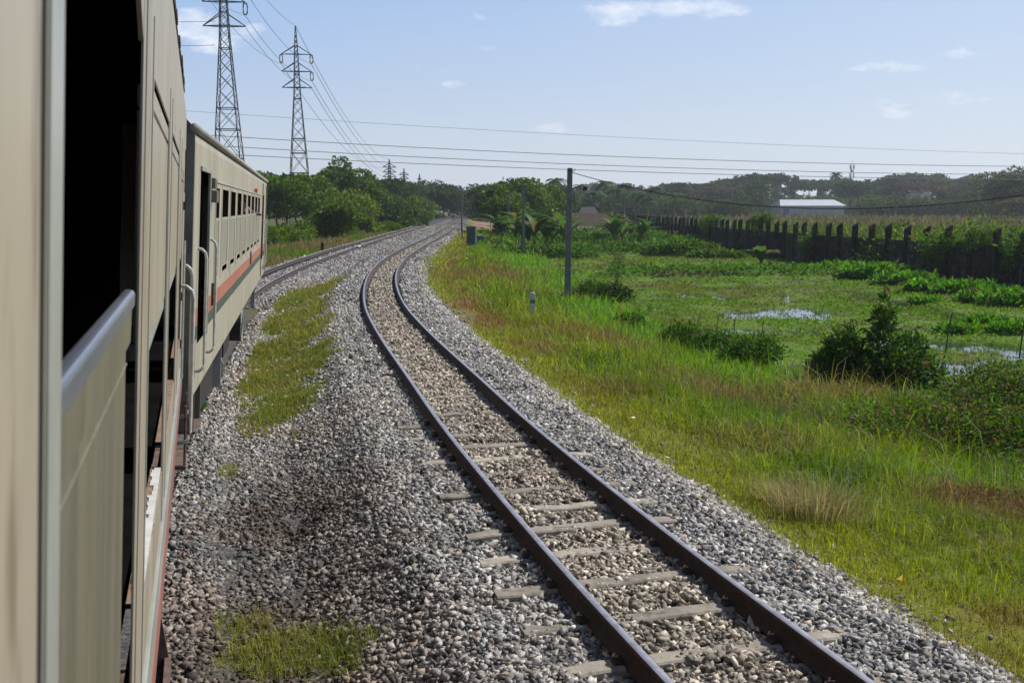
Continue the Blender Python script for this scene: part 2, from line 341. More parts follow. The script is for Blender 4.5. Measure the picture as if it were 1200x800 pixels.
def strip_grass(X, Y):
    """how grassy the strip between the tracks is (0..1)"""
    g = np.zeros_like(X)
    for (px, py, rx, ry, k) in ((352, 350, .85, 6.5, 1.0), (342, 375, .8, 4.0, 1.0), (338, 440, .72, 3.2, 1.0), (338, 405, .75, 3.4, 1.0), (330, 480, .5, 1.6, .85), (350, 510, .3, .6, .4), (342, 765, .45, .45, 1.0), (400, 775, .25, .35, .9), (290, 735, .3, .3, .55), (255, 560, .2, .5, .35), (233, 483, .12, .35, .9), (290, 780, .3, .25, .7)):
        p = at(px, py, -.5); g = np.maximum(g, k * np.exp(-(((X - p[0]) / rx) ** 2 + ((Y - p[1]) / ry) ** 2) ** 1.3))
    return sst(.34, .86, g * 1.0 + .9 * (noise2(X, Y, 71, .7, 4) - .5) + .5 * (noise2(X, Y, 72, .18, 2) - .5) + .12 * (Y > 9)) * (g > .06)
def build_ground():
    xs = sorted([-26 + .28 * i for i in range(int(26 / .28) - 20)]) ; xs = list(np.arange(-26, -6, .3)) + list(np.arange(-6, 20, .22)) + list(np.arange(20, 32, .5))
    xs = [-v for v in grow(26.3, .6, 1.13, 3000)][::-1] + xs + grow(xs[-1], .7, 1.13, 3000)
    ys = list(np.arange(-12, 2, 1.)) + list(np.arange(2, 32, .22)) + list(np.arange(32, 70, .45)) + list(np.arange(70, 130, 1.)); ys += grow(ys[-1], 1.2, 1.05, 4500)
    xs = np.array(xs); ys = np.array(ys); X, Y = np.meshgrid(xs, ys); Z = ground_z(X, Y)
    far = sst(150, 400, np.hypot(X, Y)); Z = Z * (1 - far) - 1.3 * far
    onl = np.minimum(np.abs(rdist(X, Y)), np.abs(ldist(X, Y))) < 2.4
    Z = np.where(onl, np.maximum(Z, ground_z(X, Y, False) - .02), Z)
    nx = len(xs); ny = len(ys); V = np.stack([X, Y, Z], -1).reshape(-1, 3)
    i = np.arange((nx - 1) * (ny - 1)); r = i // (nx - 1); c = i % (nx - 1); a0 = r * nx + c
    F = np.stack([a0, a0 + 1, a0 + nx + 1, a0 + nx], 1)
    cx = V[F].mean(1); x, y = cx[:, 0], cx[:, 1]; a = rdist(x, y); b = ldist(x, y)
    col = veg_col(x, y) * .5 + np.array([.03, .022, .012])
    # pond cover: low creeping weed, olive
    pn = noise2(x, y, 51, 1.6); pond = sst(8.6, 9.8, a) * (y < 100)
    pc = np.array([.115, .20, .022]) + (np.array([.12, .12, .04]) - np.array([.115, .20, .022])) * sst(.45, .7, pn)[:, None]
    col = col + (pc - col) * pond[:, None]
    # land beyond the wall is dry scrub
    beyond = sst(0, 1.5, x - WALLX(y)); fc = np.array([.10, .105, .045]) * (.7 + .6 * noise2(x, y, 52, 12))[:, None]
    col = col + (fc - col) * beyond[:, None]
    lf = sst(2.5, 4, -b); lc = np.array([.15, .125, .06]) + (np.array([.07, .11, .02]) - np.array([.15, .125, .06])) * sst(.4, .6, noise2(x, y, 53, 3))[:, None]
    col = col + (lc - col) * lf[:, None]
    dirt = sst(110, 150, y) * sst(2.2, 3, a) * (1 - sst(8, 11, a)); col = col + (np.array([.30, .20, .12]) - col) * dirt[:, None]
    bal = (a < 1.0) | ((a <= ballast_edge(y)) & (a > 0)) 
    bal = (a <= ballast_edge(y)) & (b >= -2.0)
    col = np.where(bal[:, None], np.array([.15, .145, .14]) * (.8 + .4 * noise2(x, y, 54, 2))[:, None], col)
    sg = np.clip(strip_grass(x, y) * 1.1, 0, .85)[:, None]; col = np.where(bal[:, None], col * (1 - sg) + np.array([.16, .16, .05]) * sg, col)
    soil = mat('soil_and_weeds', W1, (.72, .72, .72), rough=.95, scale=3.5, attr=True, bump=.6, bscale=18, spec=.15)
    bed = mat('ballast_bed', W1, (.35, .35, .36), rough=.95, scale=22, attr=True, bump=1.0, bscale=26, spec=.2)
    o = mesh_np('ground', V, F, [soil, bed], col=col, midx=bal.astype(int), smooth=True)
    tag(o, 'railway land with ballast bed, weedy bank and flooded vegetable plots', kind='structure')
_wp = [(20, 33.0), (40, 27.6), (50, 25.3), (66, 22.3), (92, 20.2), (150, 17.6), (400, 10)]
WALLX = spline([p[0] for p in _wp], [p[1] for p in _wp])
build_ground()
o = mesh_np('pond_water', [(4, 14, POND - .07), (60, 14, POND - .07), (60, 110, POND - .07), (4, 110, POND - .07)], [(0, 1, 2, 3)], M['water'])
tag(o, 'shallow water showing between the floating weeds', kind='structure')

# ------------------------------------------------------------------ rails and sleepers
RAILP = [(-.062, -.14), (-.062, -.128), (-.012, -.112), (-.009, -.04), (-.030, -.030), (-.031, -.006), (-.024, 0), (.024, 0), (.031, -.006), (.030, -.030), (.009, -.04), (.012, -.112), (.062, -.128), (.062, -.14)]
def rail(T, zf, off, y0, y1, cant, parent):
    Y = np.array(sorted(set(np.round(np.concatenate([np.arange(y0, 90, .8), np.arange(90, y1, 5)]), 3)))); Y = Y[(Y >= y0)]
    X = T(Y); s = T(Y + .5) - T(Y - .5); pr = 1 / np.sqrt(1 + s * s); dx, dy = s * pr, pr
    rx, ry = dy, -dx
    cn = cant * (1 - sst(35, 110, Y)); P = np.array(RAILP); n = len(P)
    o = off + P[:, 0][None, :] * np.ones((len(Y), 1)); zz = P[:, 1][None, :] - o * np.sin(cn)[:, None] + zf(Y)[:, None]
    V = np.stack([X[:, None] + rx[:, None] * o, Y[:, None] + ry[:, None] * o, zz], -1).reshape(-1, 3)
    i = np.arange(len(Y) - 1)[:, None]; j = np.arange(n)[None, :]; k = (j + 1) % n
    F = np.stack([i * n + j, i * n + k, (i + 1) * n + k, (i + 1) * n + j], -1).reshape(-1, 4)
    mi = np.broadcast_to((j == 6), (len(Y) - 1, n)).reshape(-1).astype(int)
    return mesh_np('rail', V, F, [M['rail'], M['railtop']], parent, midx=mi)
ZR = lambda Y: np.zeros_like(np.asarray(Y, float))
tr = thing('railway_track', 'narrow railway track on pale exposed sleepers curving alone beside the train', 'railway track')
rail(TR, ZR, -.534, -6, 620, 0, tr); rail(TR, ZR, .534, -6, 620, 0, tr)
tl = thing('railway_track', 'railway track under the train, reappearing beyond its last coach at the grassy left side', 'railway track')
rail(TL, ZL, -.534, -8, 620, CANT, tl); rail(TL, ZL, .534, -8, 620, CANT, tl)
y = 2.2; k = 0
clipm = M['rail']
while y < 24 and k < 58:
    s = float(TR(y + .5) - TR(y - .5)); ang = math.atan2(1, s) - math.pi / 2
    bm = MB(); n = 9; L0 = -1.0 + rng.uniform(-.05, .04); L1 = .98 + rng.uniform(-.05, .05); w = .075; sink = .016 * float(sst(8.5, 13, y))
    V = []
    for i in range(n + 1):
        u = L0 + (L1 - L0) * i / n; dd = .006 * rng.standard_normal(2); t = -.130 - sink + .006 * rng.standard_normal() - (.010 if abs(u) > .8 else 0)
        V += [(u, -w + dd[0], -.3), (u, -w + dd[0], t - .012), (u, -w + .014 + dd[0], t), (u, w - .014 + dd[1], t), (u, w + dd[1], t - .012), (u, w + dd[1], -.3)]
    F = [tuple(range(6))[::-1], tuple(n * 6 + q for q in range(6))]
    for i in range(n):
        for j in range(6): F.append((i * 6 + j, i * 6 + (j + 1) % 6, i * 6 + 6 + (j + 1) % 6, i * 6 + 6 + j))
    bm.add(V, F); o = bm.build('sleeper', M['sleeper'], tr); o.location = (float(TR(y)), y, 0); o.rotation_euler = (0, 0, ang + rng.uniform(-.02, .02))
    if y < 13:
        for sx in (-1, 1):
            for so in (-1, 1):
                cb = MB(); u = sx * .534 + so * .085
                cb.prism([(-.035, -.14), (.035, -.14), (.03, -.105), (-.03, -.105)], -.035, .035, 'y')
                cb.v = [(p[0] + u, p[1], p[2]) for p in cb.v]
                cb.tube([(u - so * .03, -.028, -.11), (u + so * .015, -.02, -.075), (u + so * .035, 0, -.085), (u + so * .015, .02, -.075), (u - so * .03, .028, -.11)], .009, 5)
                cb.build('rail_clip', clipm, o)
    y += .60 + rng.uniform(-.03, .03); k += 1

# ------------------------------------------------------------------ ballast stones (nobody could count them)
def stones():
    # a few crushed-rock shapes: 12-vertex convex lumps
    phi = (1 + 5 ** .5) / 2
    ico = np.array([(-1, phi, 0), (1, phi, 0), (-1, -phi, 0), (1, -phi, 0), (0, -1, phi), (0, 1, phi), (0, -1, -phi), (0, 1, -phi), (phi, 0, -1), (phi, 0, 1), (-phi, 0, -1), (-phi, 0, 1)]) / 1.9
    fi = np.array([(0, 11, 5), (0, 5, 1), (0, 1, 7), (0, 7, 10), (0, 10, 11), (1, 5, 9), (5, 11, 4), (11, 10, 2), (10, 7, 6), (7, 1, 8), (3, 9, 4), (3, 4, 2), (3, 2, 6), (3, 6, 8), (3, 8, 9), (4, 9, 5), (2, 4, 11), (6, 2, 10), (8, 6, 7), (9, 8, 1)])
    cube = np.array([(x, y, z) for x in (-1, 1) for y in (-1, 1) for z in (-1, 1)]) * .8
    fc = np.array([(0, 1, 3), (0, 3, 2), (4, 6, 7), (4, 7, 5), (0, 4, 5), (0, 5, 1), (2, 3, 7), (2, 7, 6), (0, 2, 6), (0, 6, 4), (1, 5, 7), (1, 7, 3)])
    Vs = []; Fs = []; Cs = []; nv = 0
    for (y0, y1, dens, size, shape) in ((2.6, 9, 1500, .0185, 0), (9, 15, 1350, .020, 1), (15, 28, 800, .0245, 1), (28, 50, 330, .032, 1), (50, 90, 90, .04, 1), (90, 160, 25, .05, 1)):
        x0, x1 = (-14, 6) if y0 < 55 else (-20, 0)
        n = int((x1 - x0) * (y1 - y0) * dens)
        X = rng.uniform(x0, x1, n); Y = rng.uniform(y0, y1, n); a = rdist(X, Y); b = ldist(X, Y)
        edge = ballast_edge(Y) + .25 * rng.standard_normal(n) * (rng.random(n) < .3)
        keep = (a < edge) & (b > -2.1 + .2 * rng.standard_normal(n))
        keep &= ~((np.abs(np.abs(a) - .534) < .05 + .10 * sst(12, 40, Y))); keep &= ~((np.abs(np.abs(b) - .534) < .05 + .10 * sst(12, 40, Y)))
        keep &= ~((np.abs(b) < 1.1) & (Y < 30))
        # outside the frame
        keep &= (X / np.maximum(Y, .1) > -.62) & (X / Y < .62)
        # grass covered strips between the tracks keep few stones
        g = strip_grass(X, Y); keep &= rng.random(n) > g * .8
        # sleepers stay swept near the camera
        X, Y, a, b = X[keep], Y[keep], a[keep], b[keep]; n = len(X)
        Z = ground_z(X, Y)
        if y0 < 20:
            # stones lie lower over the sleepers so their tops show
            pass
        sz = size * np.exp(.28 * rng.standard_normal(n).clip(-2.2, 1.9))
        ax = sz[:, None] * np.stack([rng.uniform(.8, 1.45, n), rng.uniform(.65, 1.0, n), rng.uniform(.32, .75, n)], 1)
        base, ff = (cube, fc)
        P = base[None] * (1 + .26 * rng.standard_normal((n, len(base), 1)).clip(-1.5, 1.5)) + .15 * rng.standard_normal((n, len(base), 3)).clip(-2, 2)
        P = P * ax[:, None, :]
        q = rng.standard_normal((n, 4)) * np.array([1, .32, .32, 1]); q /= np.linalg.norm(q, axis=1)[:, None]; w, x, y, z = q.T
        Rm = np.stack([1 - 2 * (y * y + z * z), 2 * (x * y - z * w), 2 * (x * z + y * w), 2 * (x * y + z * w), 1 - 2 * (x * x + z * z), 2 * (y * z - x * w), 2 * (x * z - y * w), 2 * (y * z + x * w), 1 - 2 * (x * x + y * y)], 1).reshape(-1, 3, 3)
        P = np.einsum('nij,nkj->nki', Rm, P)
        inside = np.abs(a) < .47; sleep = np.abs(a) < 1.0
        lift = rng.uniform(-.2, .55, n) * sz + np.where(sleep, -.002 + .012 * sst(10, 17, Y) + .024 * (noise2(X, Y, 64, .45) > .56), 0)
        P += np.stack([X, Y, Z + lift], 1)[:, None, :]
        # colour: grey granite, warm and pale between the rails, dark oily heap between the tracks
        v = np.exp(rng.normal(math.log(.30), .52, n)).clip(.08, .62)
        mid = np.exp(-((a + 2.5) / 1.0) ** 2) * sst(4.5, 6, Y) * (1 - sst(9, 14, Y)) * (.3 + noise2(X, Y, 61, 1.2))
        v *= 1 - .68 * np.clip(mid * 1.3, 0, 1); v *= .85 + .35 * noise2(X, Y, 62, 1.5)
        tint = np.where(np.abs(a)[:, None] < .62, [1.13, 1.0, .82], [1.03, 1.0, .96]); v = np.where(np.abs(a) < .62, v * 1.02, v)
        brown = (rng.random(n) < .12)[:, None]; tint = np.where(brown, [1.12, .93, .74], tint)
        warm = (sst(.5, .75, noise2(X, Y, 63, 2.0)) * (np.exp(-((a + 2.6) / .9) ** 2)))[:, None]; tint = tint * (1 - warm) + warm * np.array([1.1, .86, .68]); soilk = (np.clip(mid, 0, .8) * sst(.35, .7, noise2(X, Y, 65, .8)))[:, None]; tint = tint * (1 - soilk) + soilk * np.array([1.1, .84, .66])
        Vs.append(P.reshape(-1, 3)); k = len(base); Fs.append((ff[None] + (nv + np.arange(n)[:, None, None] * k)).reshape(-1, 3)); nv += n * k
        Cs.append(np.repeat(v[:, None] * tint, len(ff), 0))
    o = mesh_np('ballast_stones', np.concatenate(Vs), np.concatenate(Fs), M['stone'], col=np.concatenate(Cs))
    tag(o, 'crushed grey granite ballast around and between the rails', 'ballast', kind='stuff')
stones()

# ------------------------------------------------------------------ grass
def blades(X, Y, Z, H, Wd, col, lean=.45, az=None):
    n = len(X); th = rng.uniform(0, 2 * math.pi, n); la = rng.uniform(0, 2 * math.pi, n) if az is None else az
    l = np.abs(rng.standard_normal(n)) * lean * H; wx, wy = np.cos(th) * Wd / 2, np.sin(th) * Wd / 2
    dx, dy = np.cos(la) * l, np.sin(la) * l
    V = np.stack([np.stack([X - wx, Y - wy, Z - .02], 1), np.stack([X + wx, Y + wy, Z - .02], 1),
                  np.stack([X + dx * .35 + wx * .8, Y + dy * .35 + wy * .8, Z + H * .6], 1), np.stack([X + dx * .35 - wx * .8, Y + dy * .35 - wy * .8, Z + H * .6], 1),
                  np.stack([X + dx + wx * .12, Y + dy + wy * .12, Z + H * (1 - .25 * np.clip(l / (H + 1e-6), 0, 1.5))], 1), np.stack([X + dx - wx * .12, Y + dy - wy * .12, Z + H * (1 - .25 * np.clip(l / (H + 1e-6), 0, 1.5))], 1)], 1).reshape(-1, 3)
    b = np.arange(n)[:, None] * 6; F = np.stack([b + [0, 1, 2, 3], b + [3, 2, 4, 5]], 1).reshape(-1, 4)
    return V, F, np.repeat(col, 2, 0)
class Heap:
    def __init__(s): s.V = []; s.F = []; s.C = []; s.n = 0
    def add(s, V, F, Cc): s.V.append(V); s.F.append(F + s.n); s.C.append(Cc); s.n += len(V)
    def build(s, name, m, parent=None): return mesh_np(name, np.concatenate(s.V), np.concatenate(s.F), m, parent, col=np.concatenate(s.C))
def infr(X, Y, m=.60): return (X / np.maximum(Y, .5) < m) & (X / np.maximum(Y, .5) > -m)
h = Heap()
for (y0, y1, dens, hh, ww) in ((4, 11, 2300, .16, .007), (11, 18, 950, .20, .011), (18, 30, 330, .22, .018), (30, 50, 130, .25, .03), (50, 85, 45, .28, .055), (85, 140, 14, .32, .10)):
    x0, x1 = (-1, 15) if y0 < 30 else (-6, 12)
    n = int((x1 - x0) * (y1 - y0) * dens); X = rng.uniform(x0, x1, n); Y = rng.uniform(y0, y1, n); a = rdist(X, Y)
    keep = (a > ballast_edge(Y) - .1 + .25 * rng.standard_normal(n) * (rng.random(n) < .5)) & (a < 8.9 + .5 * noise2(X, Y, 85, 2)) & infr(X, Y)
    cl = noise2(X, Y, 81, .45); keep &= rng.random(n) < .35 + 1.1 * sst(.35, .62, cl)
    X, Y, a = X[keep], Y[keep], a[keep]; n = len(X); Z = ground_z(X, Y)
    tall = .45 + .9 * sst(2.4, 4.5, a) * (.6 + .8 * noise2(X, Y, 82, 1.2)); H = hh * tall * np.exp(.3 * rng.standard_normal(n))
    long_ = rng.random(n) < .05; H = np.where(long_, H * 1.8, H)
    c = veg_col(X, Y) * np.exp(.25 * rng.standard_normal(n))[:, None]
    dead = (rng.random(n) < .10)[:, None]; c = np.where(dead, np.array([.26, .20, .10]) * rng.uniform(.6, 1.2, (n, 1)), c)
    h.add(*blades(X, Y, Z, H, ww * rng.uniform(.7, 1.4, n), c, lean=.95))
# strip between the tracks
for (y0, y1, dens, hh, ww) in ((4.2, 9, 3200, .085, .006), (9, 20, 2600, .08, .010), (20, 42, 1000, .10, .018)):
    x0, x1 = (-9, 1); n = int((x1 - x0) * (y1 - y0) * dens); X = rng.uniform(x0, x1, n); Y = rng.uniform(y0, y1, n)
    keep = (rng.random(n) < strip_grass(X, Y)) & (np.abs(rdist(X, Y)) > 1.3) & (ldist(X, Y) > 1.5)
    X, Y = X[keep], Y[keep]; n = len(X)
    c = (np.array([.12, .20, .022]) + (np.array([.33, .29, .075]) - np.array([.12, .20, .022])) * noise2(X, Y, 83, .6)[:, None]) * np.exp(.25 * rng.standard_normal(n))[:, None]
    h.add(*blades(X, Y, ground_z(X, Y), hh * (.4 + 1.1 * noise2(X, Y, 86, .35)) * np.exp(.4 * rng.standard_normal(n)), ww * rng.uniform(.7, 1.3, n), c, lean=.9))
# left verge beyond the last coach
for (y0, y1, dens, hh, ww) in ((30, 60, 120, .3, .03), (60, 110, 40, .35, .06), (110, 200, 10, .4, .12)):
    x0, x1 = (-34, -9); n = int((x1 - x0) * (y1 - y0) * dens); X = rng.uniform(x0, x1, n); Y = rng.uniform(y0, y1, n); b = ldist(X, Y)
    keep = (b < -2.1 + .2 * rng.standard_normal(n)) & (b > -15) & infr(X, Y, .35); X, Y, b = X[keep], Y[keep], b[keep]; n = len(X)
    m = sst(.42, .6, noise2(X, Y, 84, 4) + .12 * np.exp(-((b + 3.5) / 1.2) ** 2))
    c = np.array([.13, .21, .025]) + (np.array([.25, .18, .09]) - np.array([.13, .21, .025])) * (m * .8)[:, None]
    h.add(*blades(X, Y, ground_z(X, Y), hh * np.exp(.3 * rng.standard_normal(n)) * (.5 + .7 * sst(2, 5, -b)), ww * rng.uniform(.7, 1.4, n), c * np.exp(.2 * rng.standard_normal(n))[:, None], lean=.4))
o = h.build('bank_grass', M['grass']); tag(o, 'wild green grass with dry patches on the railway banks', 'grass', kind='stuff')

# ------------------------------------------------------------------ leaf clusters
def leaves(P, size, col, up=.35, aspect=.5, curl=.25, outdir=None):
    """one folded leaf (two quads sharing a midrib) per point"""
    n = len(P); d = rng.standard_normal((n, 3)); d[:, 2] = d[:, 2] * .6 + up
    if outdir is not None: d += outdir * 1.0
    d /= np.linalg.norm(d, axis=1)[:, None]
    s = np.cross(d, rng.standard_normal((n, 3))); s /= (np.linalg.norm(s, axis=1)[:, None] + 1e-9); nn = np.cross(s, d)
    L = (size * np.exp(.25 * rng.standard_normal(n)))[:, None]; Wd = L * aspect * .5
    b = P; m = P + d * L * .5 - nn * L * curl * .2; t = P + d * L - nn * L * curl
    V = np.stack([b, m + s * Wd + nn * Wd * .4, t, m - s * Wd + nn * Wd * .4], 1).reshape(-1, 3)
    k = np.arange(n)[:, None] * 4; F = np.concatenate([k + [0, 1, 2], k + [0, 2, 3]], 1).reshape(-1, 3)
    return V, F, np.repeat(col, 2, 0)
def vary(c, n, s=.25): return np.array(c)[None] * np.exp(s * rng.standard_normal(n))[:, None] * np.exp(.08 * rng.standard_normal((n, 3)))

# floating and creeping weeds in the flooded plots, and the leafy rows on the dikes
h = Heap()
for (y0, y1, dens, sz) in ((16, 30, 330, .05), (30, 50, 160, .075), (50, 80, 60, .11)):
    x0, x1 = 3, 30; n = int((x1 - x0) * (y1 - y0) * dens); X = rng.uniform(x0, x1, n); Y = rng.uniform(y0, y1, n); a = rdist(X, Y)
    Z = ground_z(X, Y); keep = (a > 8.4) & (X < WALLX(Y) - .2) & infr(X, Y) & (Z > POND - .10)
    keep &= rng.random(n) < .25 + sst(.35, .6, noise2(X, Y, 91, 1.3)); X, Y, Z = X[keep], Y[keep], Z[keep]; n = len(X)
    br = sst(.55, .7, noise2(X, Y, 92, 4))[:, None]; c = np.array([.13, .25, .02]) * (1 - br) + br * np.array([.17, .19, .035])
    Vv, Ff, Cc = leaves(np.stack([X, Y, Z + rng.uniform(.01, .06, n)], 1), sz, c * np.exp(.3 * rng.standard_normal(n))[:, None], up=.5, aspect=.55)
    h.add(Vv, Ff, Cc)
n = 60000; X = rng.uniform(3, 22, n); Y = rng.uniform(42, 100, n); bare = ground_z(X, Y) - POND
keep = (bare > .16) & (rdist(X, Y) > 10) & (X < WALLX(Y) - 1) & infr(X, Y); X, Y = X[keep], Y[keep]; n = len(X)
h.add(*leaves(np.stack([X, Y, ground_z(X, Y) + rng.uniform(.0, .35, n)], 1), .2, vary((.08, .20, .022), n), up=.5))
o = h.build('water_weeds', M['leaf']); tag(o, 'creeping water weeds and leafy rows in the flooded plots', 'water weeds', kind='stuff')

def bush(name, label, cat, x, y, lobes, n, size, col, z=None, aspect=.45, up=.3, stems=5, group=None, dead=.05, shell=.55):
    """lobes: list of (dx, dy, dz, rx, ry, rz)"""
    z = float(ground_z(np.array([x]), np.array([y]))[0]) if z is None else z
    t = thing(name, label, cat, (x, y, z), group=group)
    vol = np.array([l[3] * l[4] * l[5] for l in lobes]); cnt = (n * vol / vol.sum()).astype(int) + 20; P = []; O = []
    for l, k in zip(lobes, cnt):
        q = rng.standard_normal((k, 3)); q /= np.linalg.norm(q, axis=1)[:, None]; r = rng.uniform(shell ** 3, 1, k) ** (1 / 3) * (1 + .16 * rng.standard_normal(k))
        lump = .8 + .4 * noise2(q[:, 0] * 3 + q[:, 2] * 2 + l[0], q[:, 1] * 3 + q[:, 2], 101, 1.)
        p = q * (r * lump)[:, None] * np.array(l[3:6]) + np.array(l[:3]); keep = p[:, 2] > -.05; P.append(p[keep]); O.append(q[keep])
    P = np.concatenate(P); O = np.concatenate(O); c = vary(col, len(P), .3)
    dd = rng.random(len(P)) < dead; c[dd] = np.array([.17, .11, .06])
    V, F, Cc = leaves(P, size, c, up=up, aspect=aspect, outdir=O * .6)
    mesh_np('foliage', V, F, M['leaf'], t, col=Cc)
    st = MB()
    for i in range(stems):
        l = lobes[i % len(lobes)]; e = np.array([l[0], l[1], l[2]]) + rng.uniform(-.4, .4, 3) * np.array(l[3:6])
        st.tube([(rng.uniform(-.1, .1), rng.uniform(-.1, .1), -.1), tuple(e * .55 + rng.uniform(-.06, .06, 3)), tuple(e)], .02 * max(1, size * 5), 5, r2=.006)
    st.build('stem', M['bark'], t)
    return t

# ------------------------------------------------------------------ the train
def car_matrix(vpx, e, eye_z=2.93, half=1.37, y0=0.0):
    """coach frame: x across (side skin at +half), y along, z above the rails; canted like the track"""
    d = pray(vpx, 243); d[2] = 0; d /= np.linalg.norm(d); R = np.array([d[1], -d[0], 0]); Zv = np.array([0, 0, 1.])
    c = CANT; Rc = R * math.cos(c) - Zv * math.sin(c); U = Zv * math.cos(c) + R * math.sin(c)
    O = EYE - Rc * (half + e) - U * eye_z + d * y0
    m = Matrix(((Rc[0], d[0], U[0], O[0]), (Rc[1], d[1], U[1], O[1]), (Rc[2], d[2], U[2], O[2]), (0, 0, 0, 1)))
    return m
HW = 1.37
def holed_wall(bm, y0, y1, z0, z1, holes, x=HW, th=.055):
    ys = sorted({y0, y1, *[v for h in holes for v in h[:2]]}); zs = sorted({z0, z1, *[v for h in holes for v in h[2:4]]})
    def solid(i, j):
        if i < 0 or j < 0 or i >= len(ys) - 1 or j >= len(zs) - 1: return False
        cy, cz = (ys[i] + ys[i + 1]) / 2, (zs[j] + zs[j + 1]) / 2
        return not any(h[0] < cy < h[1] and h[2] < cz < h[3] for h in holes)
    for i in range(len(ys) - 1):
        for j in range(len(zs) - 1):
            if not solid(i, j): continue
            a, b, c, d = ys[i], ys[i + 1], zs[j], zs[j + 1]; xi = x - th
            bm.add([(x, a, c), (x, b, c), (x, b, d), (x, a, d)], [(0, 1, 2, 3)]); bm.add([(xi, a, c), (xi, b, c), (xi, b, d), (xi, a, d)], [(3, 2, 1, 0)])
            if not solid(i - 1, j): bm.add([(x, a, c), (x, a, d), (xi, a, d), (xi, a, c)], [(0, 1, 2, 3)])
            if not solid(i + 1, j): bm.add([(x, b, c), (xi, b, c), (xi, b, d), (x, b, d)], [(0, 1, 2, 3)])
            if not solid(i, j - 1): bm.add([(x, a, c), (xi, a, c), (xi, b, c), (x, b, c)], [(0, 1, 2, 3)])
            if not solid(i, j + 1): bm.add([(x, a, d), (x, b, d), (xi, b, d), (xi, a, d)], [(0, 1, 2, 3)])
    return bm
def Bx(name, m, par, a, b, bevel=0):
    return MB().box(a, b).build(name, m, par, bevel=bevel)
def hoop(par, y, z0, z1, out, r=.016, name='handrail', base=HW):
    m = MB(); k = .10
    m.tube([(base - .03, y, z1), (base + out * .45, y, z1 - .005), (base + out * .85, y, z1 - k * .4), (base + out, y, z1 - k), (base + out, y, (z0 + z1) / 2), (base + out, y, z0 + k), (base + out * .85, y, z0 + k * .4), (base + out * .45, y, z0 + .005), (base - .03, y, z0)], r, 8)
    return m.build(name, M['chrome'], par, smooth=True)
def wheelset(par, y):
    w = MB()
    for sx in (-1, 1):
        w.tube([(sx * .48, y, .43), (sx * .50, y, .43)], .46, 24); w.tube([(sx * .50, y, .43), (sx * .60, y, .43)], .42, 24)
    w.tube([(-.62, y, .43), (.62, y, .43)], .08, 10)
    return w.build('wheelset', M['black'], par)
def bogie(par, y):
    b = MB()
    for sx in (-1, 1):
        b.box((sx * .92 - .06, y - 1.25, .42), (sx * .92 + .06, y + 1.25, .62)); b.box((sx * .92 - .09, y - .25, .30), (sx * .92 + .09, y + .25, .42))
        for yy in (y - .95, y + .95): b.prism([(sx * .92 - .12, .28), (sx * .92 + .12, .28), (sx * .92 + .12, .60), (sx * .92 - .12, .60)], yy - .14, yy + .14, 'y')
    b.box((-.9, y - .2, .45), (.9, y + .2, .65)); b.build('bogie_frame', M['black'], par); wheelset(par, y - .95); wheelset(par, y + .95)

# --- near coach, its side skin 12 cm from the eye
c1 = thing('train_coach', 'nearest beige coach with shutters and big dark openings, filling the left edge', 'train coach', matrix=car_matrix(232, .117), group='coaches of the train')
Y0, Y1 = -8.0, 9.7
FL = 1.84
w = MB(); holed_wall(w, Y0, Y1, 1.47, 3.72, th=.005, holes= [(.975, 2.30, FL - .01, 3.48), (2.795, 4.30, FL - .01, 3.26), (4.78, 6.55, FL - .01, 3.26), (.855, .885, 1.7, 3.70), (2.695, 2.73, 1.9, 3.46), (7.1, 7.13, 1.9, 3.30), (7.5, 8.6, FL - .01, 3.2)])
body = w.build('side_wall', M['beige'], c1)
# the skin above turns in towards the roof
m = MB(); prof = [(HW, 3.72), (HW - .008, 3.80), (HW - .025, 3.88), (HW - .055, 3.95)]
for (xa, za), (xb, zb) in zip(prof[:-1], prof[1:]): m.add([(xa, Y0, za), (xa, Y1, za), (xb, Y1, zb), (xb, Y0, zb)], [(0, 1, 2, 3)])
m.build('cant_rail_panel', M['beige'], c1)
g = MB(); n = 60
for i in range(n):
    a, b = Y0 + (Y1 - Y0) * i / n, Y0 + (Y1 - Y0) * (i + 1) / n; j = rng.uniform(-.006, .006); g.add([], [])
    g.box((HW - .075, a, 3.949), (HW - .018 + j, b - .001, 3.985 + j))
g.build('rain_gutter', M['rust'], c1)
m = MB(); arc = [(HW - .07, 3.97), (HW - .25, 4.07), (.7, 4.18), (0, 4.22), (-.7, 4.18), (-HW + .25, 4.07), (-HW + .0, 3.93)]
for (xa, za), (xb, zb) in zip(arc[:-1], arc[1:]): m.add([(xa, Y0, za), (xa, Y1, za), (xb, Y1, zb), (xb, Y0, zb)], [(0, 1, 2, 3)])
m.build('roof', M['roof'], c1)
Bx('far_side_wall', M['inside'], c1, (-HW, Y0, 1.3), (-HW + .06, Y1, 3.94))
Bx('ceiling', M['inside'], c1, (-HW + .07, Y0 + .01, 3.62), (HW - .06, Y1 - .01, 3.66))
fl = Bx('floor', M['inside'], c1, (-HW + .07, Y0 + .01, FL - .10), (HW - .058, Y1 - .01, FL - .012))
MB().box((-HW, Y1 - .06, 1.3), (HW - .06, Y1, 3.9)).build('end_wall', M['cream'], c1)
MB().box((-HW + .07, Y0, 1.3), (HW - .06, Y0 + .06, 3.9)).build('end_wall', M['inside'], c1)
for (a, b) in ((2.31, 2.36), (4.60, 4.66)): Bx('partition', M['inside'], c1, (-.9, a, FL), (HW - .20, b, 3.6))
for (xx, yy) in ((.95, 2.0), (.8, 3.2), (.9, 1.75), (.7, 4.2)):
    MB().tube([(xx, yy, FL), (xx, yy, 3.6)], .02, 8).build('grab_pole', M['grab'], c1)
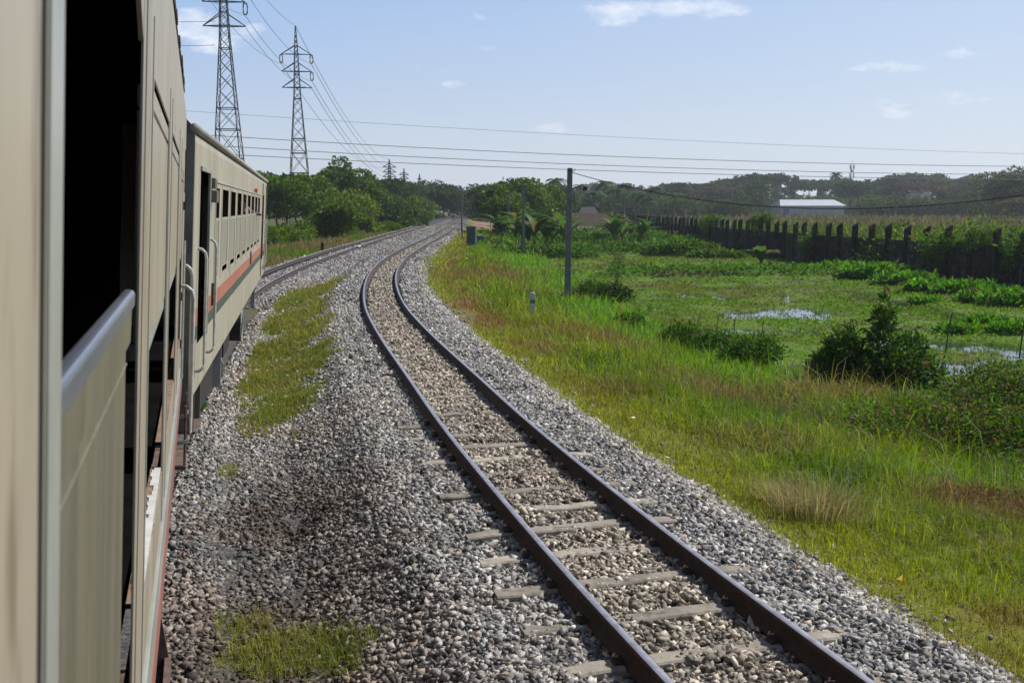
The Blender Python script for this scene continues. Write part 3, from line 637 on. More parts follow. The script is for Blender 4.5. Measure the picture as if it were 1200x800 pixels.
for (a, b) in ((-1.5, -.9), (2.4, 4.5), (5, 6.4)): MB().box((-1.25, a, FL + .38), (-.8, b, FL + .46)).box((-1.28, a, FL + .46), (-1.22, b, FL + .95)).build('bench', M['inside'], c1)
# sill plates at floor level
for (a, b) in ((.98, 2.295), (2.80, 4.295), (4.785, 6.545), (7.505, 8.595)): Bx('door_sill', M['ledge'], c1, (HW - .045, a, FL - .011), (HW - .006, b, FL + .004))
m = MB(); yy = 2.90
while yy < 4.27:
    st_ = rng.uniform(.03, .07); wd_ = .012 + .020 * (4.29 - yy) / 1.39 * 0 + rng.uniform(0, .022); m.box((HW - .006 - wd_, yy, FL + .004), (HW - .004, min(4.29, yy + st_ - .0005), FL + .008)); yy += st_
m.build('sill_paint_edge', M['whitepaint'], c1)
# lower band: beige lip, red oxide stripe, steel edge
Bx('sole_bar', M['frame'], c1, (HW - .05, Y0, 1.44), (HW + .012, Y1, 1.60), .004)
Bx('stripe', M['redbrown'], c1, (HW - .05, Y0, 1.255), (HW + .014, Y1, 1.438), .003)
Bx('lower_edge', M['frame'], c1, (HW - .06, Y0, 1.225), (HW + .010, Y1, 1.253))
# first opening: chamfered top corner, corner frame tube, dropped shutter with a bare metal rail on top
MB().prism([(2.30, 3.485), (1.72, 3.485), (1.98, 3.46), (2.30, 3.27)][::-1], HW - .011, HW - .001, 'x').build('corner_plate', M['beige'], c1)
Bx('corner_trim', M['frame'], c1, (HW - .01, .892, 1.6), (HW + .003, .972, 3.7), .002)
sh = thing('half_door', None, None); sh.name = 'half_door'; sh.parent = c1
Bx('door_panel', M['beige_d'], sh, (HW - .05, .976, 1.93), (HW - .016, 2.155, 2.639), .004)
MB().prism([(HW - .050, 2.64), (HW - .010, 2.64), (HW - .008, 2.72), (HW - .050, 2.72)], .98, 2.20, 'y').build('upper_panel', M['beige_d'], sh, bevel=.004)
MB().prism([(HW - .026, 2.715), (HW - .004, 2.715), (HW - .003, 2.745), (HW - .009, 2.752), (HW - .026, 2.752)], .98, 2.215, 'y').build('top_rail', M['metalrail'], sh, bevel=.006)
Bx('bottom_rail', M['redbrown'], sh, (HW - .045, .98, 1.905), (HW - .012, 2.13, 1.93))
MB().tube([(HW - .0155, .99, 2.605), (HW - .0155, 2.15, 2.605)], .003, 6).build('bead', M['beige_d'], sh)
# jambs and shutters of the second and third openings
def shutter(y0, y1, zb, zt):
    s_ = thing('window_shutter', None, None); s_.parent = c1
    Bx('shutter_panel', M['beige'], s_, (HW - .04, y0 + .012, zb), (HW - .004, y1 - .012, zt), .001)
    Bx('shutter_header', M['beige'], s_, (HW - .04, y0 + .012, zt + .014), (HW - .003, y1 - .012, 3.235), .001)
    Bx('shutter_lip', M['frame'], s_, (HW - .05, y0 + .015, zb - .045), (HW - .006, y1 - .03, zb - .002), .002)
shutter(2.795, 4.30, 2.56, 3.17); shutter(4.78, 6.55, 2.56, 3.17); shutter(7.5, 8.6, 2.56, 3.12)
for yy in (2.755, 4.36, 4.74, 6.62, 7.44): Bx('jamb', M['frame'], c1, (HW - .002, yy - .014, 1.60), (HW + .003, yy + .014, 3.40), .001)
Bx('jamb_plate', M['beige'], c1, (HW - .002, 2.40, 1.6), (HW + .003, 2.66, 3.5), .001)
# hinges / brackets / destination board clip near the coach end
Bx('rusty_bracket', M['rust'], c1, (HW, 9.25, 3.05), (HW + .012, 9.33, 3.42))
for zz in (1.75, 2.15, 2.9): Bx('hinge', M['rust'], c1, (HW, 8.72, zz), (HW + .022, 8.80, zz + .07))
hoop(c1, 8.66, .95, 2.28, .10); hoop(c1, 9.55, 1.0, 2.40, .085)
MB().tube([(HW + .02, 8.70, 2.65), (HW + .02, 8.70, 1.5)], .012, 6).build('handrail', M['chrome'], c1)
# step hanging below the second opening
m = MB(); m.box((HW - .28, 3.55, .98), (HW + .055, 4.25, 1.01)); m.box((HW - .28, 3.55, 1.01), (HW - .25, 4.25, 1.23)); m.box((HW + .03, 3.55, 1.01), (HW + .055, 4.25, 1.05))
for yy in (3.56, 4.22): m.prism([(HW - .05, 1.24), (HW + .01, 1.24), (HW + .055, 1.0), (HW - .05, 1.0)], yy, yy + .02, 'y')
m.build('step', M['rustplate'], c1)
m = MB(); m.box((HW - .2, 8.75, .70), (HW + .07, 9.45, .73)); m.tube([(HW + .06, 8.78, 1.25), (HW + .06, 8.78, .72)], .012, 6); m.tube([(HW + .06, 9.42, 1.25), (HW + .06, 9.42, .72)], .012, 6); m.build('step', M['rustplate'], c1)
MB().box((-1.1, Y0 + .2, .75), (HW - .25, Y1 - .15, 1.22)).build('underframe', M['black'], c1)
bogie(c1, 6.9); bogie(c1, -5.2)
MB().tube([(0, Y1, 1.0), (0, Y1 + .55, 1.0)], .09, 10).build('coupler', M['black'], c1)

# --- second coach
c2 = thing('train_coach', 'cream coach ahead with a row of dark windows and an orange stripe', 'train coach', matrix=car_matrix(353, 1.03), group='coaches of the train')
A0, A1 = 10.30, 31.2
wins = [(12.95, 13.47)] + [(13.95 + 1.615 * i, 13.95 + 1.615 * i + 1.14) for i in range(8)]
holes = [(10.92, 11.90, 1.42, 3.24), (28.3, 29.2, 1.42, 3.2)] + [(a, b, 2.08, 3.10) for a, b in wins] + [(a + .25, b - .02, 1.985, 2.06) for a, b in wins]
w = MB(); holed_wall(w, A0, A1, .92, 3.50, holes, th=.006); w.build('side_wall', M['cream'], c2)
m = MB(); prof = [(HW, 3.50), (HW - .01, 3.56), (HW - .03, 3.60)]
for (xa, za), (xb, zb) in zip(prof[:-1], prof[1:]): m.add([(xa, A0, za), (xa, A1, za), (xb, A1, zb), (xb, A0, zb)], [(0, 1, 2, 3)])
m.build('cant_rail_panel', M['cream'], c2)
m = MB(); m.tube([(HW - .01, A0 - .03, 3.63), (HW - .01, A1, 3.63)], .045, 10); m.build('rain_gutter', M['roof'], c2, smooth=True)
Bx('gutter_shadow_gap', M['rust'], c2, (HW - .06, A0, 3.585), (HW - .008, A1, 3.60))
m = MB(); arc = [(HW - .03, 3.65), (HW - .12, 3.74), (HW - .35, 3.84), (.6, 3.93), (0, 3.96), (-.6, 3.93), (-HW + .2, 3.80), (-HW, 3.62)]
for (xa, za), (xb, zb) in zip(arc[:-1], arc[1:]): m.add([(xa, A0, za), (xa, A1, za), (xb, A1, zb), (xb, A0, zb)], [(0, 1, 2, 3)])
m.build('roof', M['roof'], c2)
prf = [(HW - .004, .93), (HW - .004, 3.6)] + [(x_ - .01 if x_ > 0 else x_ + .01, z_ - .01) for x_, z_ in arc] + [(-HW, .93)]
MB().prism(prf, A0 - .02, A0 + .03, 'y').build('end_wall', mat('shaded_end_paint', (.2, .2, .17), (.12, .12, .1), scale=3), c2)  # coach paint in a darker copy, shade of the near end mixed in
MB().prism(prf, A1 - .03, A1 + .02, 'y').build('end_wall', M['cream'], c2)
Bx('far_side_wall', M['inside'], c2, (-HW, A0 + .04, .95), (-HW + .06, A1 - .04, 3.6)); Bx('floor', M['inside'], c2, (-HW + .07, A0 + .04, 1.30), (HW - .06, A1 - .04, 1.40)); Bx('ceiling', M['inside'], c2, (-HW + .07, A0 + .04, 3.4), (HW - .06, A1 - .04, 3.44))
for (a, b) in wins:
    win = thing('window', None, None); win.parent = c2
    Bx('window_shutter', M['creamsh'], win, (HW - .03, a + .03, 2.085), (HW - .004, b - .03, 2.69))
    Bx('window_rail', M['cream'], win, (HW - .03, a + .005, 2.69), (HW - .001, b - .005, 2.725))
    Bx('window_pillar', M['cream'], win, (HW - .002, a - .14, 1.93), (HW + .006, a - .06, 3.14), .001)
# belt line, stripes
Bx('eaves_bead', M['cream'], c2, (HW - .002, 12.2, 3.165), (HW + .012, 28.2, 3.185), .002)
for (nm, mm, z0, z1, ox) in (('orange_stripe', M['orange'], 1.63, 1.82, .003), ('green_stripe', M['green'], 1.49, 1.628, .004)):
    m = MB()
    for (a, b) in ((A0, 10.90), (11.92, 28.28), (29.22, A1)): m.box((HW, a, z0), (HW + ox, b, z1))
    m.build(nm, mm, c2)
Bx('maker_plate', M['rust'], c2, (HW + .004, 22.0, 1.66), (HW + .02, 22.35, 1.92)); Bx('door_latch', M['rust'], c2, (HW + .004, 12.55, 1.68), (HW + .03, 12.62, 1.95))
m = MB(); m.box((HW, 12.02, 3.08), (HW + .06, 12.30, 3.20)); m.box((HW, 12.02, 2.92), (HW + .08, 12.30, 3.06)); m.build('lamp_box', M['beige_d'], c2, bevel=.008)
Bx('door_leaf', M['inside'], c2, (HW - .5, 11.86, 1.42), (HW - .06, 11.90, 3.22)); MB().tube([(HW - .10, 11.42, 1.42), (HW - .10, 11.42, 3.2)], .02, 8).build('door_post', M['chrome'], c2)
Bx('door_frame', M['frame'], c2, (HW - .002, 11.90, 1.42), (HW + .02, 11.97, 3.28), .004); Bx('door_header', M['frame'], c2, (HW - .002, 10.88, 3.24), (HW + .02, 11.90, 3.29), .004)
hoop(c2, 10.80, 1.15, 2.44, .09); hoop(c2, 12.02, 1.18, 2.50, .09); hoop(c2, 28.2, 1.2, 2.5, .09); hoop(c2, 29.35, 1.2, 2.5, .09)
for yy in (27.9, 30.6): MB().tube([(HW + .005, yy, 1.0), (HW + .005, yy, 3.5)], .018, 6).build('downpipe', M['rust'], c2)
MB().tube([(HW - .01, 30.9, 1.0), (HW - .01, 30.9, 3.5)], .03, 6).build('corner_trim', M['cream'], c2)
for (yy, z1) in ((11.0, .85), (11.7, .85)): MB().box((HW - .22, yy, .45), (HW - .02, yy + .03, .93)).build('step_hanger', M['beige_d'], c2)
m = MB(); m.box((HW - .25, 11.0, .43), (HW + .0, 11.75, .46)); m.build('step', M['rustplate'], c2)
Bx('equipment_box', M['black'], c2, (.45, 12.4, .32), (HW - .12, 14.6, .90)); Bx('equipment_box', M['black'], c2, (.45, 17.2, .35), (HW - .16, 18.6, .90))
Bx('hanger_plate', M['frame'], c2, (HW - .14, 14.75, .28), (HW - .02, 14.80, .92)); Bx('hanger_plate', M['frame'], c2, (HW - .14, 26.1, .3), (HW - .05, 26.15, .92))
MB().tube([(HW - .08, 15.0, .72), (HW - .02, 15.1, .58), (HW - .02, 15.15, .42), (HW - .10, 15.2, .25)], .015, 6).build('air_pipe', M['chrome'], c2)
m = MB(); m.tube([(.55, 19.9, .58), (HW - .02, 19.9, .58)], .30, 22); m.build('air_tank', M['black'], c2, smooth=False)
MB().tube([(HW - .02, 19.9 + .29 * math.cos(t), .58 + .29 * math.sin(t)) for t in np.linspace(0, 2 * math.pi, 21)], .018, 6).build('tank_rim', M['frame'], c2)
MB().box((-1.1, A0 + .3, .72), (HW - .3, A1 - .3, .98)).build('underframe', M['black'], c2)
bogie(c2, 13.9); bogie(c2, 27.6)
# passengers' arms and a cloth at the far windows
def person():
    me = bpy.data.meshes.new('person'); 
    P = [(0, 0, 0), (0, 0, .22), (0, 0, .42), (.02, 0, .50), (.05, 0, .60), (.07, 0, .70), (.02, .19, .42), (.20, .24, .24), (.40, .16, .20), (.46, .13, .20), (.02, -.19, .42), (.10, -.24, .18), (.28, -.14, .14), (.33, -.11, .14)]
    Ed = [(0, 1), (1, 2), (2, 3), (3, 4), (4, 5), (2, 6), (6, 7), (7, 8), (8, 9), (2, 10), (10, 11), (11, 12), (12, 13)]
    Rr = [.16, .17, .15, .06, .10, .08, .07, .05, .035, .03, .07, .05, .035, .03]
    me.from_pydata(P, Ed, []); o = bpy.data.objects.new('person', me); C.objects.link(o); me.skin_vertices or None
    md = o.modifiers.new('skin', 'SKIN'); 
    for sv_, r in zip(me.skin_vertices[0].data, Rr): sv_.radius = (r, r)
    me.skin_vertices[0].data[0].use_root = True
    sb = o.modifiers.new('sub', 'SUBSURF'); sb.levels = 2; sb.render_levels = 2
    me.materials.append(M['skin']); return o
pm = thing('person', 'passenger in a lilac shirt leaning an elbow out of a far coach window', 'person')
pm.matrix_world = c2.matrix_world @ Matrix.Translation((HW - .34, 24.35, 2.50))
b_ = person(); b_.name = 'body'; b_.parent = pm
m = MB(); m.tube([(0, 0, -.1), (0, 0, .2), (0, 0, .40), (.01, 0, .47)], .19, 14, r2=.12); m.build('shirt', M['shirt'], pm, smooth=True)
m = MB(); m.tube([(.03, 0, .66), (.04, 0, .74), (.04, 0, .79)], .115, 10, r2=.05); m.build('hair', M['hair'], pm, smooth=True)
rc = MB(); rc.add([(0, 0, 0), (.02, .35, .02), (.10, .30, .14), (.06, .02, .10), (.16, .15, .05), (.10, .18, -.07)], [(0, 1, 2, 3), (3, 2, 4), (0, 5, 1), (0, 3, 4, 5), (1, 5, 4, 2)])
ro = rc.build('red_rag', M['red']); ro.matrix_world = c2.matrix_world @ Matrix.Translation((HW + .0, 22.9, 3.22)) @ Matrix.Diagonal((.5, .7, .7, 1)); tag(ro, 'small red cloth stuck to the coach side above the far windows', 'cloth')

# ------------------------------------------------------------------ boundary wall
def build_wall():
    t = thing('boundary_wall', 'long shade-darkened concrete panel wall with angled posts, beyond the flooded plots', 'wall', (float(WALLX(60)), 60, POND))
    Y = 26.; pts = []
    while Y < 152 and len(pts) < 64:
        x = float(WALLX(Y)); s = float(WALLX(Y + .5) - WALLX(Y - .5)); pts.append((x, Y, math.atan2(1, s))); Y += 2.02 / math.sqrt(1 + s * s)
    for i, (x, y, an) in enumerate(pts):
        d = np.array([math.cos(an), math.sin(an)]); nrm = np.array([-d[1], d[0]])   # nrm points to the railway
        hh = 2.95 + rng.uniform(-.06, .06); ln = rng.uniform(-.03, .03)
        m = MB(); prof = [(-.17, -.3), (.15, -.3), (.15, hh - .22), (-.17, hh)]      # chisel-cut head
        m.prism(prof, -.13, .13, 'y'); m.box((-.20, -.06, hh - .75), (-.17, .06, hh - .70)); m.box((-.20, -.06, hh - .45), (-.17, .06, hh - .40))
        o = m.build('post', M['blackwall'], t, bevel=.012, seg=1); o.location = (x - float(WALLX(60)), y - 60, 0); o.rotation_euler = (ln * .5, ln, an - math.pi / 2 + math.pi)
        if i < len(pts) - 1:
            x2, y2, _ = pts[i + 1]; L_ = math.hypot(x2 - x, y2 - y); a2 = math.atan2(y2 - y, x2 - x)
            m = MB()
            for k in range(4): m.box((.13, -.045 - .004 * (k % 2), -.3 + k * .56), (L_ - .13, .035, -.3 + k * .56 + .552))
            m.box((.12, -.06, 1.94), (L_ - .12, .05, 2.02))
            o = m.build('panel', M['blackwall'], t); o.location = (x - float(WALLX(60)), y - 60, 0); o.rotation_euler = (0, 0, a2)
    return pts
WP = build_wall()

# ------------------------------------------------------------------ plants near the railway
def pz(x, y, z=-.9):
    p = at(x, y, z); return float(p[0]), float(p[1])
x, y = pz(1028, 440, -1.1)
bush('leafy_bush', 'tall dark leafy bush with a pointed leader on the bank before the flooded plot', 'bush', x, y, [(.15, .1, 1.05, .30, .32, .85), (.12, .1, 1.80, .17, .17, .42), (-.75, 0, .80, .42, .5, .62), (-1.05, .1, .45, .45, .45, .45), (.75, .2, .65, .40, .45, .62), (.35, -.3, .5, .5, .5, .5), (-.4, -.2, .45, .5, .5, .5), (1.15, .0, .35, .33, .4, .38)], 8000, .14, (.05, .12, .018), stems=7, aspect=.38, up=.5)
x, y = pz(1090, 505, -1.0)
bush('vine_mound', 'low mound of tangled creepers with brown dead stems below the dark bush', 'bush', x, y, [(0, 0, .25, 1.6, .9, .55), (1.3, -.2, .2, 1.0, .8, .5), (-1.2, .1, .12, .9, .7, .42), (2.3, -.1, .2, .9, .8, .5), (.6, -.9, .05, 1.1, .6, .35)], 19000, .065, (.085, .17, .02), dead=.25, up=.4, aspect=.6)
x, y = pz(1165, 480, -1.0)
bush('vine_mound', 'tangled creepers with bare dark stems at the right edge of the bank', 'bush', x, y, [(0, 0, .3, 1.0, .8, .55), (.9, .2, .2, .9, .7, .5), (-.6, -.9, .1, .9, .6, .4)], 11000, .06, (.075, .15, .02), dead=.22, aspect=.6)
x, y = pz(1150, 590, -.8)
bush('dry_weeds', 'patch of dry rusty weeds on the bank near the right edge', 'weeds', x, y, [(0, 0, .1, .8, .35, .22), (-.5, .1, .05, .5, .3, .2)], 3500, .05, (.12, .075, .03), dead=.5, aspect=.35)
for (px, py, lab, sc, c) in ((692, 345, 'broad-leaved bush at the foot of the tall concrete pole', 1.0, (.055, .13, .02)), (718, 347, 'dark rounded bush just right of the tall concrete pole', .9, (.03, .07, .015)),
                        (800, 398, 'grassy clump with a dark foot on the pond bank, left of its two neighbours', .8, (.06, .15, .018)), (838, 408, 'grassy clump with a dark foot on the pond bank, between its two neighbours', .8, (.055, .14, .018)),
                        (880, 418, 'grassy clump with a dark foot on the pond bank, right of its two neighbours', .9, (.055, .14, .018)), (735, 378, 'small lush clump on the bank below the white puddle', .6, (.065, .16, .02)),
                        (940, 265, 'x', .1, (.06, .1, .02))):
    if sc < .2: continue
    x, y = pz(px, py, -1.1)
    bush('leafy_bush' if sc >= .9 else 'grass_clump', lab, 'bush', x, y, [(0, 0, .35 * sc, .75 * sc, .6 * sc, .5 * sc), (.5 * sc, .2, .3 * sc, .5 * sc, .4 * sc, .35 * sc), (-.5 * sc, -.1, .25 * sc, .45 * sc, .4 * sc, .35 * sc)], int(2600 * sc), .11, c, up=.6, aspect=.4, group='bushes along the pond bank')
# thin upright weed beside the pole
x, y = pz(722, 332, -1.2)
bush('tall_weed', 'thin pale weed rising from the bush right of the tall pole', 'weed', x, y, [(0, 0, .9, .4, .3, .8), (.15, 0, 1.5, .3, .2, .4)], 230, .10, (.07, .14, .03), up=.8, shell=.0)
# leafy rows at the near foot of the wall
for i, (px, py, sc, lab) in enumerate(((985, 318, 1.3, 'bright leafy thicket at the foot of the wall, leftmost of the wall-foot row'), (1025, 325, 1.4, 'bright leafy thicket at the wall foot, second from the left'), (1062, 332, 1.2, 'bright leafy thicket at the wall foot, third from the left'), (1090, 340, .9, 'low leafy plants at the wall foot before a vine-hung post'),
                     (1130, 343, 1.1, 'leafy plants at the wall foot near the right edge, left clump'), (1165, 352, 1.1, 'leafy plants at the wall foot near the right edge, middle clump'), (1196, 356, 1.2, 'leafy plants at the wall foot cut by the right edge'), (1152, 375, .6, 'small leafy plant in the plot right of the tall dark bush'), (1085, 352, .5, 'tiny leafy plant alone in the flooded plot'), (1190, 388, .7, 'leafy plant in the plot at the right edge'),
                     (1120, 388, .5, 'little bright plant in the plot behind the dark bush'))):
    x, y = pz(px, py, -1.3)
    bush('leafy_plant', lab, 'plant', x, y, [(0, 0, .16 * sc, 1.1 * sc, .8 * sc, .30 * sc), (.9 * sc, .3, .14 * sc, .8 * sc, .6 * sc, .26 * sc), (-.8 * sc, -.2, .14 * sc, .7 * sc, .5 * sc, .24 * sc)], int(2300 * sc), .24 if sc > .7 else .16, (.10, .26, .03), up=.7, aspect=.45, group='leafy plants in the flooded plots')
# creepers over the wall
for (px, py, Y, w_, h_, lab) in ((1033, 288, 56, 1.6, 1.4, 'creeper draped over the wall behind the pointed bush'), (1130, 290, 50, .8, 1.5, 'creeper climbing a wall post near the right edge'), (1082, 282, 53, .8, 1.0, 'vine hiding the head of a wall post'), 
                            (880, 285, 72, .9, 1.1, 'banana clump before the wall'), (792, 262, 100, 1.3, 1.3, 'vine hanging on the far half of the wall'), (862, 258, 84, .8, .7, 'small creeper on top of the wall left of centre')):
    p = atd(px, py, Y); xw = float(WALLX(Y))
    bush('wall_creeper', lab, 'creeper', xw - .15 if 'behind the wall near' not in lab else xw + 1.5, Y, [(0, 0, p[2] - POND, .7 * w_, .9 * w_, .6 * h_), (.2, .8, p[2] - POND - .7, .45 * w_, .8 * w_, .8 * h_), (.7, -.5, p[2] - POND + .2, .6 * w_, .8 * w_, .5 * h_)], int(2200 * w_), .17, (.09, .19, .024), z=POND, stems=3, group='creepers on the wall')

# lush weeds between the hut and the plots
for (px, py, sc, lab) in ((640, 283, 1.5, 'lush weeds at the foot of the banana clump'), (668, 287, 1.4, 'lush weeds just behind the tall pole'), (700, 283, 1.6, 'lush weeds before the thatched hut'), (735, 281, 1.5, 'lush weeds right of the thatched hut'), (770, 284, 1.4, 'lush weeds before the far end of the wall'), (805, 288, 1.2, 'lush weed row near the far half of the wall'),
                          (650, 300, 1.2, 'low lush weeds left of the tall pole foot'), (700, 297, 1.2, 'low lush weeds on the far dike, left part'), (750, 297, 1.1, 'low lush weeds on the far dike, middle part'), (800, 298, 1.0, 'low lush weeds on the far dike, right part'), (620, 300, 1.1, 'low lush weeds at the foot of the second pole'), (840, 300, .8, 'low lush weeds where the far dike meets the wall shade')):
    x, y = pz(px, py, -1.2)
    bush('lush_weeds', lab, 'weeds', x, y, [(0, 0, .35 * sc, 1.9 * sc, 1.2 * sc, .55 * sc), (1.9 * sc, .4, .25 * sc, 1.3 * sc, .9 * sc, .4 * sc), (-1.8 * sc, -.3, .25 * sc, 1.3 * sc, .9 * sc, .45 * sc)], 1700, .28, (.085, .19, .022), up=.6, aspect=.5, group='lush weeds beyond the tall pole')
# pale dry tuft at the foot of the bank
def tuft(px, py, z, n, H, spread, col, label, name='dry_grass_tuft'):
    x, y = pz(px, py, z); X = x + spread * rng.standard_normal(n); Y = y + spread * .7 * rng.standard_normal(n); az = np.arctan2(Y - y, X - x)
    az = az + .4 * rng.standard_normal(n)
    V, F, Cc = blades(X, Y, ground_z(X, Y), H * rng.uniform(.5, 1.1, n), .006 * rng.uniform(.6, 1.4, n) * np.ones(n), vary(col, n, .25), lean=.55, az=az)
    o = mesh_np(name, V, F, M['straw'], col=Cc); return tag(o, label, 'grass tuft')
tuft(955, 618, -.6, 650, .50, .19, (.34, .30, .13), 'large straw-coloured grass tuft leaning out of the bank beside the ballast')
tuft(915, 600, -.6, 300, .40, .13, (.30, .27, .11), 'smaller straw-coloured tuft just left of the large one')
tuft(233, 484, -.5, 500, .14, .07, (.06, .16, .02), 'small bright weed on the ballast beside the coach steps', 'weed')

# banana plants
def banana(px, py, Y, n, H, label, group=None, sc=1.0):
    p = atd(px, py, Y); x, y = float(p[0]), float(p[1]); z = float(ground_z(np.array([x]), np.array([y]))[0])
    t = thing('banana_plant', label, 'banana plant', (x, y, z), group=group)
    Vs = []; Fs = []; Cs = []; nv = 0
    for k in range(n):
        bx, by = rng.uniform(-1, 1, 2) * .8 * sc * math.sqrt(n); hh = H * rng.uniform(.16, .36)
        MB().tube([(bx, by, -.1), (bx, by, hh * .5), (bx + .05, by, hh)], .11 * sc, 7, r2=.05 * sc).build('stem', mat_ban, t)
        for j in range(8):
            az = rng.uniform(0, 6.28); el = rng.uniform(.8, 1.45); L_ = H * rng.uniform(.5, .75); W_ = .32 * sc * rng.uniform(.8, 1.2)
            d = np.array([math.cos(az), math.sin(az)]); s_ = np.array([-d[1], d[0]]); m = 7; P = []
            for i in range(m):
                u = i / (m - 1); r = L_ * u * math.cos(el) + L_ * .35 * u * u; zz = hh + L_ * u * math.sin(el) - L_ * .45 * u ** 2.5
                wd = W_ * math.sin(math.pi * min(1, u * .93 + .07)) ** .7
                c_ = np.array([bx + d[0] * r, by + d[1] * r, zz]); P += [c_ + np.array([*(s_ * wd), .25 * wd]), c_, c_ - np.array([*(s_ * wd), -.25 * wd])]
            Vs += P; cc = np.array([.07, .16, .03]) * rng.uniform(.6, 1.3) if rng.random() > .12 else np.array([.2, .15, .07])
            for i in range(m - 1):
                for q in (0, 1): Fs.append((nv + i * 3 + q, nv + i * 3 + q + 1, nv + i * 3 + q + 4, nv + i * 3 + q + 3)); Cs.append(cc)
            nv += 3 * m
    mesh_np('fronds', np.array(Vs), np.array(Fs), M['leaf'], t, col=np.array(Cs))
mat_ban = mat('banana_stem', (.12, .13, .05), (.10, .08, .04), scale=5)
G = 'banana plants around the thatched hut'
for (px, py, Y, n, H, lab) in ((628, 268, 95, 6, 5.8, 'banana clump with broad torn leaves left of the thatched hut'), (642, 268, 90, 4, 4.8, 'banana clump right against the left side of the thatched hut'), (604, 266, 100, 4, 5.0, 'banana plant at the edge of the dark bushes by the track'),
                       (712, 270, 105, 5, 4.2, 'banana clump just right of the thatched hut'), (738, 270, 108, 5, 4.0, 'banana clump at the far end of the boundary wall'), (884, 292, 66, 2, 2.3, 'low banana plant growing against the middle of the wall'), (726, 270, 125, 2, 3.8, 'banana plant behind the clumps right of the hut'), (655, 265, 118, 3, 4.0, 'banana clump behind the thatched hut')):
    banana(px, py, Y, n, H, lab, G)

# scrub and reeds beyond the wall
h = Heap()
n = 60000; Y = 34 + 300 * rng.random(n) ** 1.7; X = rng.uniform(-.1, .62, n) * Y; keep = (X > WALLX(Y) + .8); X, Y = X[keep], Y[keep]; n = len(X)
nn = noise2(X, Y, 111, 9); grn = (1 - sst(3, 22, X - WALLX(Y))) * sst(.35, .6, noise2(X, Y, 112, 4))
c = np.array([.155, .145, .062]) * (.55 + .7 * nn)[:, None] * (1 - grn[:, None]) + grn[:, None] * np.array([.09, .15, .03])
H = (1.35 + 1.3 * noise2(X, Y, 113, 5) * sst(2, 10, X - WALLX(Y))) * np.exp(.2 * rng.standard_normal(n)) * .8
h.add(*blades(X, Y, np.full(n, -1.3), H, .0016 * Y + .05, c * np.exp(.22 * rng.standard_normal(n))[:, None], lean=.35))
o = h.build('reed_field', M['grass']); tag(o, 'tall tan reeds and scrub filling the land beyond the wall', 'reeds', kind='stuff')
for i, (px, Y, w_, h_, lab) in enumerate(((1095, 62, 3.2, 1.5, 'green scrub behind the wall, first from the right of the vine-hung posts'), (1150, 66, 3.5, 1.9, 'high green scrub behind the wall close to the right edge'), (1190, 60, 2.4, 1.3, 'green scrub behind the wall cut by the right edge'), (1010, 78, 2.6, 1.4, 'green scrub behind the wall left of the creeper-covered post'), (1050, 72, 2.4, 1.7, 'green scrub behind the creeper-covered wall post'),
                          (965, 95, 3.0, 1.4, 'green scrub showing between the wall posts under the white warehouse'), (905, 110, 3.5, 1.5, 'green scrub above the middle of the wall'), (860, 125, 3.0, 1.3, 'green scrub above the far half of the wall'))):
    p = atd(px, 260, Y)
    bush('scrub_bush', lab, 'bush', float(p[0]), Y, [(0, 0, h_ * .7, w_, w_ * .7, h_), (w_ * .8, .5, h_ * .5, w_ * .6, w_ * .5, h_ * .8), (-w_ * .8, .5, h_ * .5, w_ * .6, w_ * .5, h_ * .7)], 3000, .26, (.12, .21, .028), z=-1.3, group='scrub bushes beyond the wall')

